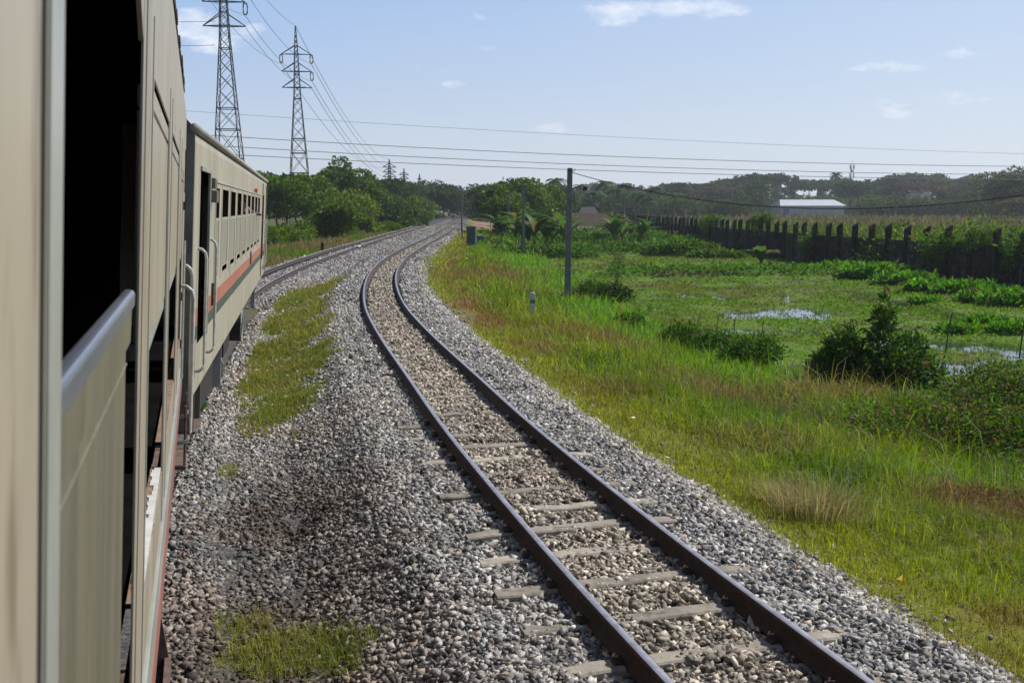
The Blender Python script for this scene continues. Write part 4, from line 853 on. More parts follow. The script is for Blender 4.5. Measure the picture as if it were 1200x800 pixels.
# ------------------------------------------------------------------ lattice towers and their line
def pylon(x, y, H, label, zb=-.7, wb=4.6, rot=.15, det=True, sc=1.0, ins=((0, 1), (1, 1), (0, -1))):
    t = thing('lattice_pylon', label, 'pylon', (x, y, zb), rot, 'pylons of the power line')
    thick = .085 * max(1, y / 170)
    waist = H * .66
    def hw(z): return (wb / 2) + (.55 - wb / 2) * (z / waist) if z < waist else .55 * (1 - (z - waist) / (H - waist)) ** .75 + .04
    for sx in (-1, 1):
        for sy in (-1, 1):
            m = MB(); m.tube([(sx * hw(z), sy * hw(z), z) for z in (0, waist * .5, waist, waist + (H - waist) * .6, H)], thick, 4); m.build('leg', M['steel'], t)
    zs = [0]; 
    while zs[-1] < H * .95: zs.append(zs[-1] + max(.9, hw(zs[-1]) * 2 * (1.0 if zs[-1] > H * .35 else 1.15)))
    m = MB()
    for i, (a, b) in enumerate(zip(zs[:-1], zs[1:])):
        b = min(b, H * .98)
        for sgn in (0, 1):
            for s in (-1, 1):
                p, q = hw(a), hw(b)
                if sgn: m.tube([(-p, s * p, a), (q, s * q, b)], thick * .5, 3).tube([(p, s * p, a), (-q, s * q, b)], thick * .5, 3)
                else: m.tube([(s * p, -p, a), (s * q, q, b)], thick * .5, 3).tube([(s * p, p, a), (s * q, -q, b)], thick * .5, 3)
        if i in (1, 2, 3) or i % 4 == 0:
            p = hw(a)
            m.tube([(-p, -p, a), (p, -p, a), (p, p, a), (-p, p, a), (-p, -p, a)], thick * .7, 4)
    m.build('bracing', M['steel'], t)
    att = []
    for k, zf in enumerate((.86, .775, .695)):
        z = H * zf; al = 2.75 * sc + .0; m = MB(); p = hw(z)
        for s in (-1, 1):
            for yy in (-p, p):
                m.tube([(s * p, yy, z), (s * al, 0, z)], thick * .75, 4); m.tube([(s * hw(z + 1.6), yy, z + 1.55 * sc), (s * al, 0, z)], thick * .75, 4)
        m.tube([(-p, -p, z), (p, -p, z), (p, p, z), (-p, p, z), (-p, -p, z)], thick * .8, 4)
        m.build('crossarm', M['steel'], t)
        for s in (-1, 1):
            if (k, s) in ins:
                m = MB(); m.tube([(s * al - .18, 0, z - .15), (s * al - .26, 0, z - .5), (s * al - .26, 0, z - 1.3), (s * al - .12, 0, z - 1.6), (s * al + .12, 0, z - 1.6), (s * al + .26, 0, z - 1.3), (s * al + .26, 0, z - .5), (s * al + .18, 0, z - .15), (s * al - .18, 0, z - .15)], .10 * max(1, y / 170), 5)
                m.build('insulator', M['insul'], t); zz = z - 1.75
            else: zz = z - .2
            att.append((x + s * al * math.cos(rot), y + s * al * math.sin(rot), zb + zz))
    att.append((x, y, zb + H))
    return t, att
_, A1_ = pylon(-37.6, 134.5, 38.5, 'nearest and tallest lattice pylon, its head cut off by the top of the view', rot=.10)
_, A2_ = pylon(-40.0, 190, 36.5, 'second lattice pylon rising from the left-hand trees', rot=.12)
p3 = atd(457, 243, 400); _, A3_ = pylon(float(p3[0]), 400, 22.5, 'small far pylon above the trees, left of the other far one', wb=4, rot=0, zb=-1, sc=.95, ins=())
p4 = atd(474, 243, 560); _, A4_ = pylon(float(p4[0]), 560, 25, 'smallest and farthest pylon above the trees, right of the other far one', wb=4, rot=0, zb=-1, sc=.95, ins=())
p5 = atd(492, 243, 620); _, A5_ = pylon(float(p5[0]), 620, 24, 'faint slender far mast among the tree tops near the track', wb=3, rot=0, zb=-1, sc=.5, ins=())
def wire(a, b, sag, r, label, cat='wire', name='power_line', group=None, m_='wire', n=24):
    a = np.array(a, float); b = np.array(b, float)
    P = [tuple(a + (b - a) * u - np.array([0, 0, sag * 4 * u * (1 - u)])) for u in np.linspace(0, 1, n)]
    o = MB().tube(P, r, 5).build(name, M[m_]); return tag(o, label, cat, group)
A0_ = [(a[0] + 3, a[1] - 170, a[2] + .5) for a in A1_]
nm = ['top left arm', 'top right arm', 'middle left arm', 'middle right arm', 'lower left arm', 'lower right arm', 'peak']
for i in range(7):
    if i in (2, 4): continue
    wire(A1_[i], A2_[i], 1.6, .035, 'thin conductor from the %s of the nearest pylon to the second pylon' % nm[i], group='conductors along the pylons')
    wire(A2_[i], A3_[min(i, 6)], 5.5, .05, 'thin conductor from the %s of the second pylon to the far pylon' % nm[i], group='conductors along the pylons')
    if i in (0, 1, 3): wire(A0_[i], A1_[i], 4.0, .03, 'conductor running from the %s of the nearest pylon back over the coaches' % nm[i], group='conductors along the pylons')
# four lines crossing high over both tracks
for (la, ya, yb, sag, r, lab) in ((0, 131, 181, 1.0, .026, 'topmost and faintest of the four wires crossing the sky'), (1, 158, 193.5, 1.5, .052, 'second wire from the top crossing the sky'),
                                  (2, 170, 203, 1.5, .052, 'third wire from the top crossing the sky'), (3, 181, 209, 1.2, .052, 'lowest of the four wires crossing the sky')):
    a = atd(120, ya - 8, 165); b = atd(1290, yb + 2, 190); wire(a, b, sag, r, lab, group='wires crossing the sky', n=60)
for (ya, lab) in ((25, 'upper wire leaving the nearest pylon to the left'), (53, 'lower wire leaving the nearest pylon to the left')):
    wire(atd(120, ya - 4, 150), atd(252, ya, 134), .3, .03, lab, group='wires leaving the pylon to the left')

# ------------------------------------------------------------------ line-side poles and boxes
def pole(px, ytop, ybase, Y, label, w=.11, sq=True, lean=0., extras=False, group='poles along the track'):
    pb = atd(px, ybase, Y); x = float(pb[0]); z = float(ground_z(np.array([x]), np.array([Y]))[0]); z = min(z, float(pb[2])); top = float(atd(px, ytop, Y)[2])
    t = thing('concrete_pole', label, 'pole', (x, Y, z), group=group); h_ = top - z
    m = MB(); a, b = w, w * .78
    V = [(-a, -a, -.3), (a, -a, -.3), (a, a, -.3), (-a, a, -.3), (-b, -b, h_), (b, -b, h_), (b, b, h_), (-b, b, h_)]
    m.add(V, [(3, 2, 1, 0), (4, 5, 6, 7), (0, 1, 5, 4), (1, 2, 6, 5), (2, 3, 7, 6), (3, 0, 4, 7)]); m.build('shaft', M['polec'], t, bevel=.012)
    MB().box((-b - .012, -b - .012, h_ - .13), (b + .012, b + .012, h_ - .10)).build('band', M['rust'], t); t.rotation_euler = (0, lean, 0)
    if extras: MB().tube([(b, 0, h_ - .12), (b + .10, 0, h_ - .12), (b + .10, 0, h_ - .02)], .015, 5).build('hook', M['steel'], t)
    return np.array([x + lean * h_, Y, top])
T1 = pole(665, 197, 335, 40.5, 'tall square concrete pole standing alone on the bank, nearest of all', w=.13, lean=.012, extras=True)
T2 = pole(613.5, 217, 285, 78, 'concrete pole before the banana clumps, second from the nearest', w=.12, lean=-.008)
T3 = pole(596, 226, 268, 112, 'concrete pole before the dark bushes, third from the nearest', w=.12)
T4 = pole(541.5, 219, 276, 96, 'dark thin pole between the track and the signal cabinet', w=.085, lean=-.012)
T5 = np.array([22.0, 27, 3.4])
wire(T1 - [0, 0, .15], atd(1250, 221, 31), 1.0, .015, 'thick black cable sagging from the tall pole to the right over the wall', 'cable', 'cable', m_='cable', n=40)
wire(T1 - [0, 0, .25], T2 - [0, 0, .3], 1.6, .014, 'black cable sagging from the tall pole to the second pole', 'cable', 'cable', m_='cable')
wire(T2 - [0, 0, .3], T3 - [0, 0, .3], .8, .016, 'black cable between the second and third poles', 'cable', 'cable', m_='cable')
p = atd(686, 222, 42)
m = MB(); m.tube([(0, 0, .28), (.02, 0, .1)], .01, 5); m.tube([(.02, 0, .12), (.02, 0, .02), (.02, 0, -.05)], .10, 12, r2=.17); 
o = m.build('cable_coil', M['cable']); o.location = tuple(p); tag(o, 'black coil of cable hanging from the line just right of the tall pole', 'cable coil')
# cabinet
pb = atd(552.5, 277, 80); cz = float(ground_z(np.array([pb[0]]), np.array([80.]))[0]); t = thing('signal_cabinet', 'blue-grey metal signalling cabinet beside the track', 'cabinet', (float(pb[0]), 80, min(cz, float(pb[2]))), -.1)
MB().box((-.36, -.3, .12), (.36, .3, 1.66)).build('cabinet_body', M['cabinet'], t, bevel=.015); MB().box((-.41, -.35, 1.66), (.41, .35, 1.74)).build('cabinet_roof', M['cabinet'], t, bevel=.02)
MB().box((-.33, -.325, .18), (-.004, -.302, 1.60)).build('door', M['cabinet'], t, bevel=.008); MB().box((.004, -.325, .18), (.33, -.302, 1.60)).build('door', M['cabinet'], t, bevel=.008); MB().box((-.34, -.28, -.2), (.34, .28, .12)).build('plinth', M['black'], t)
MB().tube([(-.03, -.35, .85), (-.03, -.35, 1.0)], .012, 6).build('handle', M['steel'], t)
pb = atd(561, 271, 88); t = thing('relay_box', 'low dark box behind the signalling cabinet', 'box', (float(pb[0]), 88, -.6)); MB().box((-.5, -.3, 0), (.5, .3, .62)).build('box_body', M['cabinet'], t, bevel=.02); MB().prism([(-.55, .62), (.55, .62), (.45, .72), (-.45, .72)], -.34, .34, 'y').build('lid', M['cabinet'], t)
# marker posts
def marker(px, py, Y, hgt, w, m_, label, cap=None):
    pb = atd(px, py, Y); x = float(pb[0]); z = float(ground_z(np.array([x]), np.array([float(Y)]))[0]); t = thing('marker_post', label, 'post', (x, Y, z))
    MB().prism([(-w, -.2), (w, -.2), (w, hgt - .04), (w * .6, hgt), (-w * .6, hgt), (-w, hgt - .04)], -w * .8, w * .8, 'y').build('post_shaft', M[m_], t, bevel=.01)
    if cap: MB().box((-w - .004, -w * .8 - .004, hgt * .62), (w + .004, w * .8 + .004, hgt * .75)).build('painted_band', M[cap], t)
marker(624, 362, 29.5, .85, .075, 'whitepaint', 'short white concrete post in the bank grass', 'polec')
marker(378, 293, 69, .62, .10, 'black', 'short dark post at the left edge of the left track')
marker(500, 259, 150, 1.3, .22, 'cabinet', 'small blue-grey post among the far trackside weeds on the left')
for (px, py, Y) in ((807, 384, 28.5), (818, 373, 30.5), (841, 380, 30), (860, 388, 28.5), (893, 400, 27.5)):
    pb = atd(px, py, Y); x = float(pb[0]); hh_ = rng.uniform(.45, .7); o = MB().tube([(0, 0, -.2), (rng.uniform(-.03, .03), 0, hh_ * .5), (rng.uniform(-.05, .05), 0, hh_ + .1)], .016, 5).build('wooden_stake', M['bark']); o.location = (x, Y, POND + .1)
    tag(o, 'thin dark stake standing in the shallow plot beyond the grassy clumps', 'stake', 'stakes in the flooded plot')
for (px, py, Y, l_) in ((1110, 378, 27, .9), (1197, 380, 26, 1.1)):
    pb = atd(px, py, Y); o = MB().tube([(0, 0, -.2), (.05, 0, l_ * .5), (.12, 0, l_)], .022, 5).build('wooden_stake', M['bark']); o.location = (float(pb[0]), Y, POND + .2); tag(o, 'leaning dark stick in the plot %s' % ('before the right-hand leafy plants' if px < 1150 else 'at the right edge'), 'stake')
# litter
def scrap(px, py, z, s_, m_, label, flat=.3):
    p = at(px, py, z); X_, Y_ = float(p[0]), float(p[1]); zz = float(ground_z(np.array([X_]), np.array([Y_]))[0])
    q = rng.standard_normal((7, 3)) * s_ * np.array([1, 1, flat]); me = bpy.data.meshes.new('litter'); b = __import__('bmesh').new()
    for v in q: b.verts.new(v)
    __import__('bmesh').ops.convex_hull(b, input=b.verts); b.to_mesh(me); b.free(); me.materials.append(M[m_]); o = bpy.data.objects.new('litter', me); C.objects.link(o); o.location = (X_, Y_, zz + s_ * .8 + .05); tag(o, label, 'litter')
scrap(1053, 685, -.45, .022, 'yellow', 'crumpled yellow scrap at the foot of the bank', 1.0)
scrap(742, 499, -.55, .035, 'litter', 'white scrap at the grass edge halfway along the bank')
scrap(545, 305, -.6, .14, 'litter', 'white rubbish in the grass near the signalling cabinet'); scrap(421, 288, -.1, .16, 'litter', 'white scrap lying between the rails of the left track')
scrap(215, 662, -.5, .012, 'red', 'tiny red scrap on the stones beside the coach step', 1); scrap(332, 387, -.45, .05, 'litter', 'white scrap on the grassy strip between the tracks')
scrap(645, 498, -.5, .02, 'litter', 'tiny white scrap on the right ballast edge')

# ------------------------------------------------------------------ hut, warehouse, far structures
pb = atd(690, 268, 118); t = thing('thatched_hut', 'low dark hut with a patched thatched roof among banana plants', 'hut', (float(pb[0]) - .2, 118, -1.3), .25)
MB().box((-2.6, -1.8, 0), (2.6, 1.8, 1.5)).build('wall', M['black'], t)
m = MB(); m.add([(-3.6, -2.9, 1.25), (3.8, -2.9, 1.15), (2.4, 0, 3.1), (-2.2, 0, 3.3), (-3.6, 2.9, 1.25), (3.8, 2.9, 1.15)], [(0, 1, 2, 3), (3, 2, 5, 4), (1, 5, 2), (0, 3, 4)])
o = m.build('thatched_roof', M['thatch'], t); sm = o.modifiers.new('thick', 'SOLIDIFY'); sm.thickness = .14
m = MB(); m.add([(-2.2, -4.3, 1.0), (3.9, -4.3, .95), (3.6, -2.3, 1.75), (-2.0, -2.3, 1.75)], [(0, 1, 2, 3)]); o = m.build('lean_to_roof', M['sheet'], t); sm = o.modifiers.new('thick', 'SOLIDIFY'); sm.thickness = .06
for xx in (-2.1, .8, 3.6): MB().tube([(xx, -4.2, 0), (xx, -4.2, 1.0)], .05, 6).build('prop', M['bark'], t)
for (dx, dy) in ((-3.4, -4.5), (-1.6, -5), (-.4, -4.8)):
    o = MB().prism([(-.35, 0), (.35, 0), (.3, .4), (-.25, .5)], -.03, .03, 'y').build('washing', M['red']); o.location = (float(pb[0]) + dx, 118 + dy, -.9); tag(o, 'red cloth drying in the weeds before the thatched hut', 'cloth', 'red cloths by the hut')
pb = atd(689, 241, 190); t = thing('small_house', 'distant small house with a brown roof behind the thatched hut', 'house', (float(pb[0]), 190, -1.5)); t.scale = (.6, .6, .93); MB().box((-2.6, -2, 0), (2.6, 2, 3.2)).build('wall', M['concrete'], t)
m = MB(); m.add([(-3.2, -2.5, 3.1), (3.2, -2.5, 3.1), (2, 0, 4.5), (-2, 0, 4.5), (-3.2, 2.5, 3.1), (3.2, 2.5, 3.1)], [(0, 1, 2, 3), (3, 2, 5, 4), (1, 5, 2), (0, 3, 4)]); m.build('roof', M['sheet'], t)
MB().box((-1.6, -2.03, 1.1), (-.4, -2.01, 2.1)).build('window', M['black'], t)
# warehouse
YW = 330.; pl, pr = atd(909, 245, YW), atd(981, 245, YW); L_ = float(pr[0] - pl[0]); t = thing('warehouse', 'long white metal warehouse with a low gable roof beyond the reeds', 'warehouse', (float(pl[0]) + L_ / 2, YW, -1.3), 0)
hh_ = 4.4
MB().prism([(-L_ / 2, 0), (-L_ / 2 + .01, 0), (-L_ / 2 + .01, .01)], -9, -8.9, 'y') 
MB().box((-L_ / 2, -7, 0), (L_ / 2, 7, hh_)).build('wall', M['whitepaint'], t)
m = MB(); m.add([(-L_ / 2 - .6, -7.6, hh_ + .02), (L_ / 2 + .6, -7.6, hh_ + .02), (L_ / 2 - 1.2, 0, hh_ + 2.0), (-L_ / 2 + 1.2, 0, hh_ + 2.0), (-L_ / 2 - .6, 7.6, hh_ + .02), (L_ / 2 + .6, 7.6, hh_ + .02)], [(0, 1, 2, 3), (3, 2, 5, 4), (1, 5, 2), (0, 3, 4)]); m.build('roof', M['whiteroof'], t)
MB().box((-L_ / 2 + .6, -7.06, 0), (-L_ / 2 + 2.6, -7.01, 3.4)).build('door', M['blue'], t)
for k in range(1, 8): MB().box((-L_ / 2 + k * L_ / 8 - .06, -7.08, 0), (-L_ / 2 + k * L_ / 8 + .06, -7.01, hh_)).build('wall_rib', M['whiteroof'], t)
def far_house(px, py, Y, w_, h2, lab, wm='whitepaint', rm='sheet'):
    p = atd(px, py, Y); t = thing('distant_house', lab, 'house', (float(p[0]), Y, -1.3), group='distant houses below the trees'); b_ = max(1.0, float(p[2]) + 1.3)
    MB().box((-w_, -3, 0), (w_, 3, b_ + h2)).build('wall', M[wm], t); m = MB(); m.add([(-w_ - .4, -3.5, b_ + h2), (w_ + .4, -3.5, b_ + h2), (w_ + .4, 0, b_ + h2 + 1.2), (-w_ - .4, 0, b_ + h2 + 1.2), (-w_ - .4, 3.5, b_ + h2), (w_ + .4, 3.5, b_ + h2)], [(0, 1, 2, 3), (3, 2, 5, 4), (1, 5, 2), (0, 3, 4)]); m.build('roof', M[rm], t)
    for s in (-.5, .5): MB().box((s * w_ - .4, -3.05, b_), (s * w_ + .4, -3.01, b_ + .9)).build('window', M['black'], t)
for a_ in ((775, 242, 300, 3, 1.6, 'pale roofed house far off below the trees, left of the white warehouse'), (765, 243, 290, 2, 1.2, 'tiny grey house far off, leftmost of those before the tree line', 'concrete'), (826, 243, 310, 2.2, 1.0, 'tiny pale house at the reed edge left of the warehouse'),
           (1075, 233, 330, 3, 1.6, 'white two storey house half hidden by trees right of the warehouse'), (1055, 234, 340, 3, 1.4, 'grey house among the trees right of the warehouse', 'concrete'), (1072, 244, 300, 2.5, .6, 'low sandy hut at the reed edge under the white house', 'ledge'),
           (1105, 238, 320, 3, 1.0, 'pale house behind trees, second from the right', 'whitepaint'), (1145, 239, 320, 3.5, 1.2, 'pale house behind trees near the right edge')): far_house(*a_)
# boundary of the far compound
xa, xb = atd(1010, 243, 320)[0], atd(1230, 243, 320)[0]; o = Bx('compound_wall', M['concrete'], None, (float(xa), 320, -1.3), (float(xb), 320.4, 1.0)); tag(o, 'low dark compound wall far off behind the reeds', 'wall')
# cell tower, water tower
p = atd(996.5, 243, 420); t = thing('cell_tower', 'thin telephone mast with white antennas above the tree line', 'antenna mast', (float(p[0]), 420, -1.3)); HT = 21.5
m = MB()
for k in range(3): m.tube([(1.0 * math.cos(k * 2.1), 1.0 * math.sin(k * 2.1), 0), (.5 * math.cos(k * 2.1), .5 * math.sin(k * 2.1), HT)], .07, 4)
for z in range(0, 21): m.tube([(math.cos(2.1 * (z % 3)) * .8, math.sin(2.1 * (z % 3)) * .8, z), (math.cos(2.1 * (z % 3) + 2.1) * .8, math.sin(2.1 * (z % 3) + 2.1) * .8, z + 1)], .05, 3)
m.build('mast', M['steel'], t)
for z in (HT - 8, HT - 4.5, HT - 1.0):
    for k in range(4): MB().box((1.05 * math.cos(k * 1.57 + .4) - .17, 1.05 * math.sin(k * 1.57 + .4) - .15, z - .9), (1.05 * math.cos(k * 1.57 + .4) + .17, 1.05 * math.sin(k * 1.57 + .4) + .15, z + .9)).build('antenna', M['whitepaint'], t, bevel=.04)
MB().tube([(-.6, -1.2, HT - 2.6), (-.6, -1.5, HT - 2.6)], .55, 14).build('dish', M['whitepaint'], t); MB().tube([(0, 0, HT), (0, 0, HT + 2)], .04, 4).build('lightning_rod', M['steel'], t)
p = atd(1015.5, 243, 430); t = thing('floodlight_mast', 'slim mast with a flat wide head just right of the telephone mast', 'mast', (float(p[0]), 430, -1.3)); MB().tube([(0, 0, 0), (0, 0, 15.6)], .22, 6, r2=.14).build('mast', M['steel'], t); MB().prism([(-.4, 14.6), (.4, 14.6), (1.5, 15.7), (-1.5, 15.7)], -1, 1, 'y').build('head', M['steel'], t)

# ------------------------------------------------------------------ trees
def crown_pts(n, lobes):
    vol = np.array([(l[3] * l[4] * l[5]) ** .75 for l in lobes]); P = []; O = []
    for l, k in zip(lobes, (n * vol / vol.sum()).astype(int) + 8):
        q = rng.standard_normal((k, 3)); q /= np.linalg.norm(q, axis=1)[:, None]; q[:, 2] = np.abs(q[:, 2]) * np.where(rng.random(k) < .25, -.6, 1)
        r = rng.uniform(.45, 1, k) ** .5; lump = .75 + .5 * noise2(q[:, 0] * 3.3 + l[0], q[:, 1] * 3.3 + q[:, 2] * 3 + l[1], 121, 1.)
        P.append(q * (r * lump)[:, None] * np.array(l[3:6]) + np.array(l[:3])); O.append(q)
    return np.concatenate(P), np.concatenate(O)
def tree_mesh(H, Wd, n, leaf, col, kind='round', seedlobes=9, m_='leaf'):
    """returns (crown object data, trunk object data) for a tree standing at the origin"""
    lobes = []
    if kind == 'round':
        for k in range(seedlobes):
            a = rng.uniform(0, 6.28); r = Wd * .5 * rng.uniform(.15, .75); z = H * rng.uniform(.38, .82); s = Wd * rng.uniform(.17, .30)
            lobes.append((r * math.cos(a), r * math.sin(a), z, s, s, s * rng.uniform(.6, .9)))
        lobes.append((0, 0, H * .62, Wd * .30, Wd * .30, H * .26)); lobes.append((0, 0, H * .86, Wd * .18, Wd * .18, H * .14))
    elif kind == 'umbrella':
        for k in range(seedlobes + 3):
            a = rng.uniform(0, 6.28); r = Wd * .5 * rng.uniform(.1, .95); s = Wd * rng.uniform(.13, .22); lobes.append((r * math.cos(a), r * math.sin(a), H * (.86 - .12 * (r / Wd * 2) ** 2) * rng.uniform(.9, 1.0), s, s, s * .33))
    elif kind == 'low':
        for k in range(seedlobes):
            a = rng.uniform(0, 6.28); r = Wd * .5 * rng.uniform(.1, .8); z = H * rng.uniform(.15, .75) * (1 - .4 * r / Wd); s = Wd * rng.uniform(.16, .28)
            lobes.append((r * math.cos(a), r * math.sin(a), z, s, s, s * .8))
        lobes.append((0, 0, H * .45, Wd * .35, Wd * .35, H * .42))
    elif kind == 'column':
        for k in range(seedlobes): lobes.append((rng.uniform(-.15, .15) * Wd, rng.uniform(-.15, .15) * Wd, H * (.25 + .68 * k / seedlobes), Wd * .3 * (1.15 - .8 * k / seedlobes), Wd * .3 * (1.15 - .8 * k / seedlobes), H * .09))
    P, O = crown_pts(n, lobes)
    c = vary(col, len(P), .28); lobn = noise2(P[:, 0] * .6 + 9, P[:, 1] * .6 + P[:, 2] * .7, 131, 1.0)[:, None]; c = c * (.7 + .6 * lobn)
    V, F, Cc = leaves(P, leaf, c, up=.1, aspect=.8, outdir=O * .7)
    co = mesh_np('crown', V, F, M[m_], col=Cc)
    tm = MB(); tm.tube([(0, 0, -.5), (.02 * H, 0, H * .2), (0, .01 * H, H * .45), (0, 0, H * .7)], max(.08, H * .018), 7, r2=H * .006)
    for l in lobes[:7]: tm.tube([(0, 0, H * rng.uniform(.2, .4)), (l[0] * .4, l[1] * .4, l[2] * .75), (l[0] * .9, l[1] * .9, l[2])], H * .008, 5, r2=H * .003)
    to = tm.build('trunk', M['bark']); return co, to
def mk_tree(name, label, cat, x, y, H, Wd, n, leaf, col, kind='round', group=None, z=-.9, lobes=9, m_='leaf'):
    t = thing(name, label, cat, (x, y, z), rng.uniform(0, 6.28), group=group); co, to = tree_mesh(H, Wd, n, leaf, col, kind, lobes, m_); co.parent = t; to.parent = t; return t
# left group, near to far: (px, base depth Y, top y px, width m, kind, colour, label)
mid = (.095, .165, .020); lite = (.15, .21, .028); dark = (.040, .075, .018)
LT = [(322, 118, 207, 7, 'round', mid, 'mid green tree just beyond the last coach'), (300, 128, 200, 8, 'round', mid, 'tree top rising behind the end of the coach roof'), (345, 150, 200, 10, 'umbrella', dark, 'dark spreading tree behind the left pylon foot'),
      (372, 135, 205, 8, 'round', mid, 'bushy tree between the two nearest pylons'), (398, 142, 184, 8, 'round', (.08, .15, .03), 'tallest bright tree right of the second pylon'), (382, 112, 214, 7, 'low', mid, 'bushy tree before the tallest bright tree'),
      (412, 118, 214, 8.5, 'low', lite, 'sunlit yellow-green bushy tree beside the tallest tree'), (430, 150, 207, 8, 'round', mid, 'round tree right of the yellow-green bushy tree'), (395, 100, 232, 5, 'low', mid, 'lower bushy tree at the hedge below the tallest tree'),
      (440, 190, 205, 13, 'umbrella', dark, 'dark flat-topped tree between the tallest tree and the far pylons'), (468, 150, 224, 8, 'low', (.08, .145, .03), 'round dense green bush-tree under the far pylons'), (458, 210, 212, 12, 'umbrella', dark, 'dark flat crown behind the far pylons'),
      (355, 165, 212, 9, 'round', dark, 'dark tree behind the legs of the second pylon'), (335, 135, 216, 6, 'round', mid, 'slim tree left of the second pylon leg'), (488, 215, 226, 8, 'low', mid, 'small round tree by the track, right of the dense one'),
      (505, 240, 219, 11, 'umbrella', dark, 'dark tree over the track bend on the left'), (520, 260, 216, 12, 'round', dark, 'tall dark tree closing the view left of the rails'), (497, 300, 212, 14, 'round', dark, 'far dark tree behind the slim mast'), (535, 320, 224, 10, 'round', dark, 'last dark tree on the left of the vanishing rails'),
      (480, 320, 212, 14, 'umbrella', dark, 'far flat-crowned tree under the smallest pylon')]
for (px, Y, yt, wd, kd, cl, lab) in LT:
    p = atd(px, yt, Y); H_ = float(p[2]) + .9; mk_tree('broadleaf_tree', lab, 'tree', float(p[0]), Y, H_, wd * 1.1, int(5200 if Y < 160 else 3400), .30 * (Y / 115) ** .7, cl, kd, 'trees left of the tracks')
# vine hedge
for i in range(9):
    px = 318 + i * 17.5; Y = 84 + i * 5.5; p = atd(px, 264 - .6 * i, Y); mk_tree('creeper_hedge', ['hedge clump of hanging creepers right beside the last coach', 'creeper hedge clump, second from the last coach', 'creeper hedge clump, third from the last coach', 'creeper hedge clump below the second pylon', 'creeper hedge clump right of the second pylon', 'creeper hedge clump under the lower bushy tree', 'dark creeper clump at the hedge centre right', 'creeper clump nearing the right end of the hedge', 'rightmost creeper clump of the hedge'][i], 'hedge', float(p[0]), Y, float(p[2]) + 1.4, 4.2, 2000, .2, (.12, .19, .022) if i != 6 else (.03, .05, .015), 'low', 'creeper hedge clumps left of the tracks', z=-1.2, lobes=6)
for i in range(7):
    px = 470 + i * 9; Y = 150 + i * 22; p = atd(px, 250, Y); mk_tree('trackside_bush', 'low bush at the left trackside, number %d in the row counted towards the vanishing point' % (i + 1) if False else ['low bush under the dense round tree at the left trackside', 'low bush at the left trackside right of the blue-grey post', 'low left trackside bush, third towards the vanishing point', 'low left trackside bush, middle one of the far row', 'low left trackside bush under the dark bend tree', 'low left trackside bush near the vanishing rails', 'last low bush before the rails vanish on the left'][i], 'bush', float(p[0]) - 2, Y, float(p[2]) + 1.5, 4.5, 900, .3, (.06, .10, .025), 'low', 'low bushes at the left trackside', z=-1.2, lobes=5)
# right of the track: dark bushes and trees
RT = [(583, 125, 216, 6, 'round', mid, 'dark-green bushy tree nearest the track on the right side'), (600, 118, 222, 6, 'low', mid, 'leafy bush-tree before the third pole'), (622, 130, 209, 8, 'round', (.08, .15, .022), 'tree with ragged top behind the second pole'), (640, 140, 216, 7, 'round', mid, 'bushy tree right of the ragged-topped tree'),
      (575, 170, 222, 8, 'round', dark, 'dark tree behind the bushes right of the vanishing rails'), (590, 260, 213, 14, 'umbrella', dark, 'far dark spreading tree right of the vanishing rails'), (570, 330, 216, 14, 'round', dark, 'farthest dark tree right of the vanishing rails'), (612, 200, 214, 10, 'round', dark, 'dark tree behind the ragged-topped tree'),
      (588, 150, 207, 3, 'umbrella', dark, 'thin flat-topped sapling poking above the right-hand trees'), (660, 200, 218, 9, 'round', dark, 'dark tree left of the tall pole, behind the hut'), (715, 165, 248, 6, 'low', mid, 'low bushy tree right of the thatched hut')]
for (px, Y, yt, wd, kd, cl, lab) in RT:
    p = atd(px, yt, Y); H_ = float(p[2]) + 1.2; mk_tree('broadleaf_tree', lab, 'tree', float(p[0]), Y, H_, wd * 1.1, int(5000 if Y < 160 else 3000), .28 * (Y / 115) ** .7, cl, kd, 'trees right of the tracks', z=-1.2)
p = atd(1190, 196, 235); mk_tree('broadleaf_tree', 'big nearer tree with a warm green crown at the right edge', 'tree', float(p[0]), 235, float(p[2]) + 1.3, 17, 9000, .5, (.075, .095, .03), 'round', z=-1.3, lobes=14)
p = atd(1198, 231, 215); mk_tree('broadleaf_tree', 'low spreading yellowish tree under the big tree at the right edge', 'tree', float(p[0]), 215, float(p[2]) + 1.3, 9, 3500, .4, (.11, .11, .045), 'umbrella', z=-1.3)
# far tree line: a few grown models copied many times, every tree a thing of its own
protos = [tree_mesh(12, 13, 2600, .62, (.035, .06, .022), 'round', 9, 'farleaf'), tree_mesh(12, 18, 2600, .62, (.03, .05, .022), 'umbrella', 10, 'farleaf'), tree_mesh(12, 9, 2200, .6, (.045, .07, .025), 'round', 7, 'farleaf'), tree_mesh(12, 12, 2400, .62, (.065, .055, .035), 'round', 9, 'farleaf'), tree_mesh(12, 6, 1500, .5, (.05, .06, .035), 'column', 9, 'farleaf')]
for co, to in protos: C.objects.unlink(co); C.objects.unlink(to)
line = [(560, 222), (640, 222), (700, 218), (760, 219), (800, 216), (850, 211), (890, 207), (930, 206), (960, 209), (985, 208), (1010, 211), (1035, 214), (1060, 207), (1090, 205), (1110, 208), (1130, 206), (1160, 210), (1210, 212)]
lx, ly = zip(*line); desc = ['rounded', 'flat-crowned', 'small round', 'brownish', 'slender']
i = 0; spots = []
for row, (Yr, step, off) in enumerate(((430, 15, -2), (350, 19, 5), (300, 30, 12))):
    px = 556 + row * 6
    while px < 1225:
        if row < 2 or rng.random() < .75: spots.append((px + rng.uniform(-4, 4), Yr + rng.uniform(-18, 18), np.interp(px, lx, ly) + off + rng.uniform(-2, 7), row))
        px += step
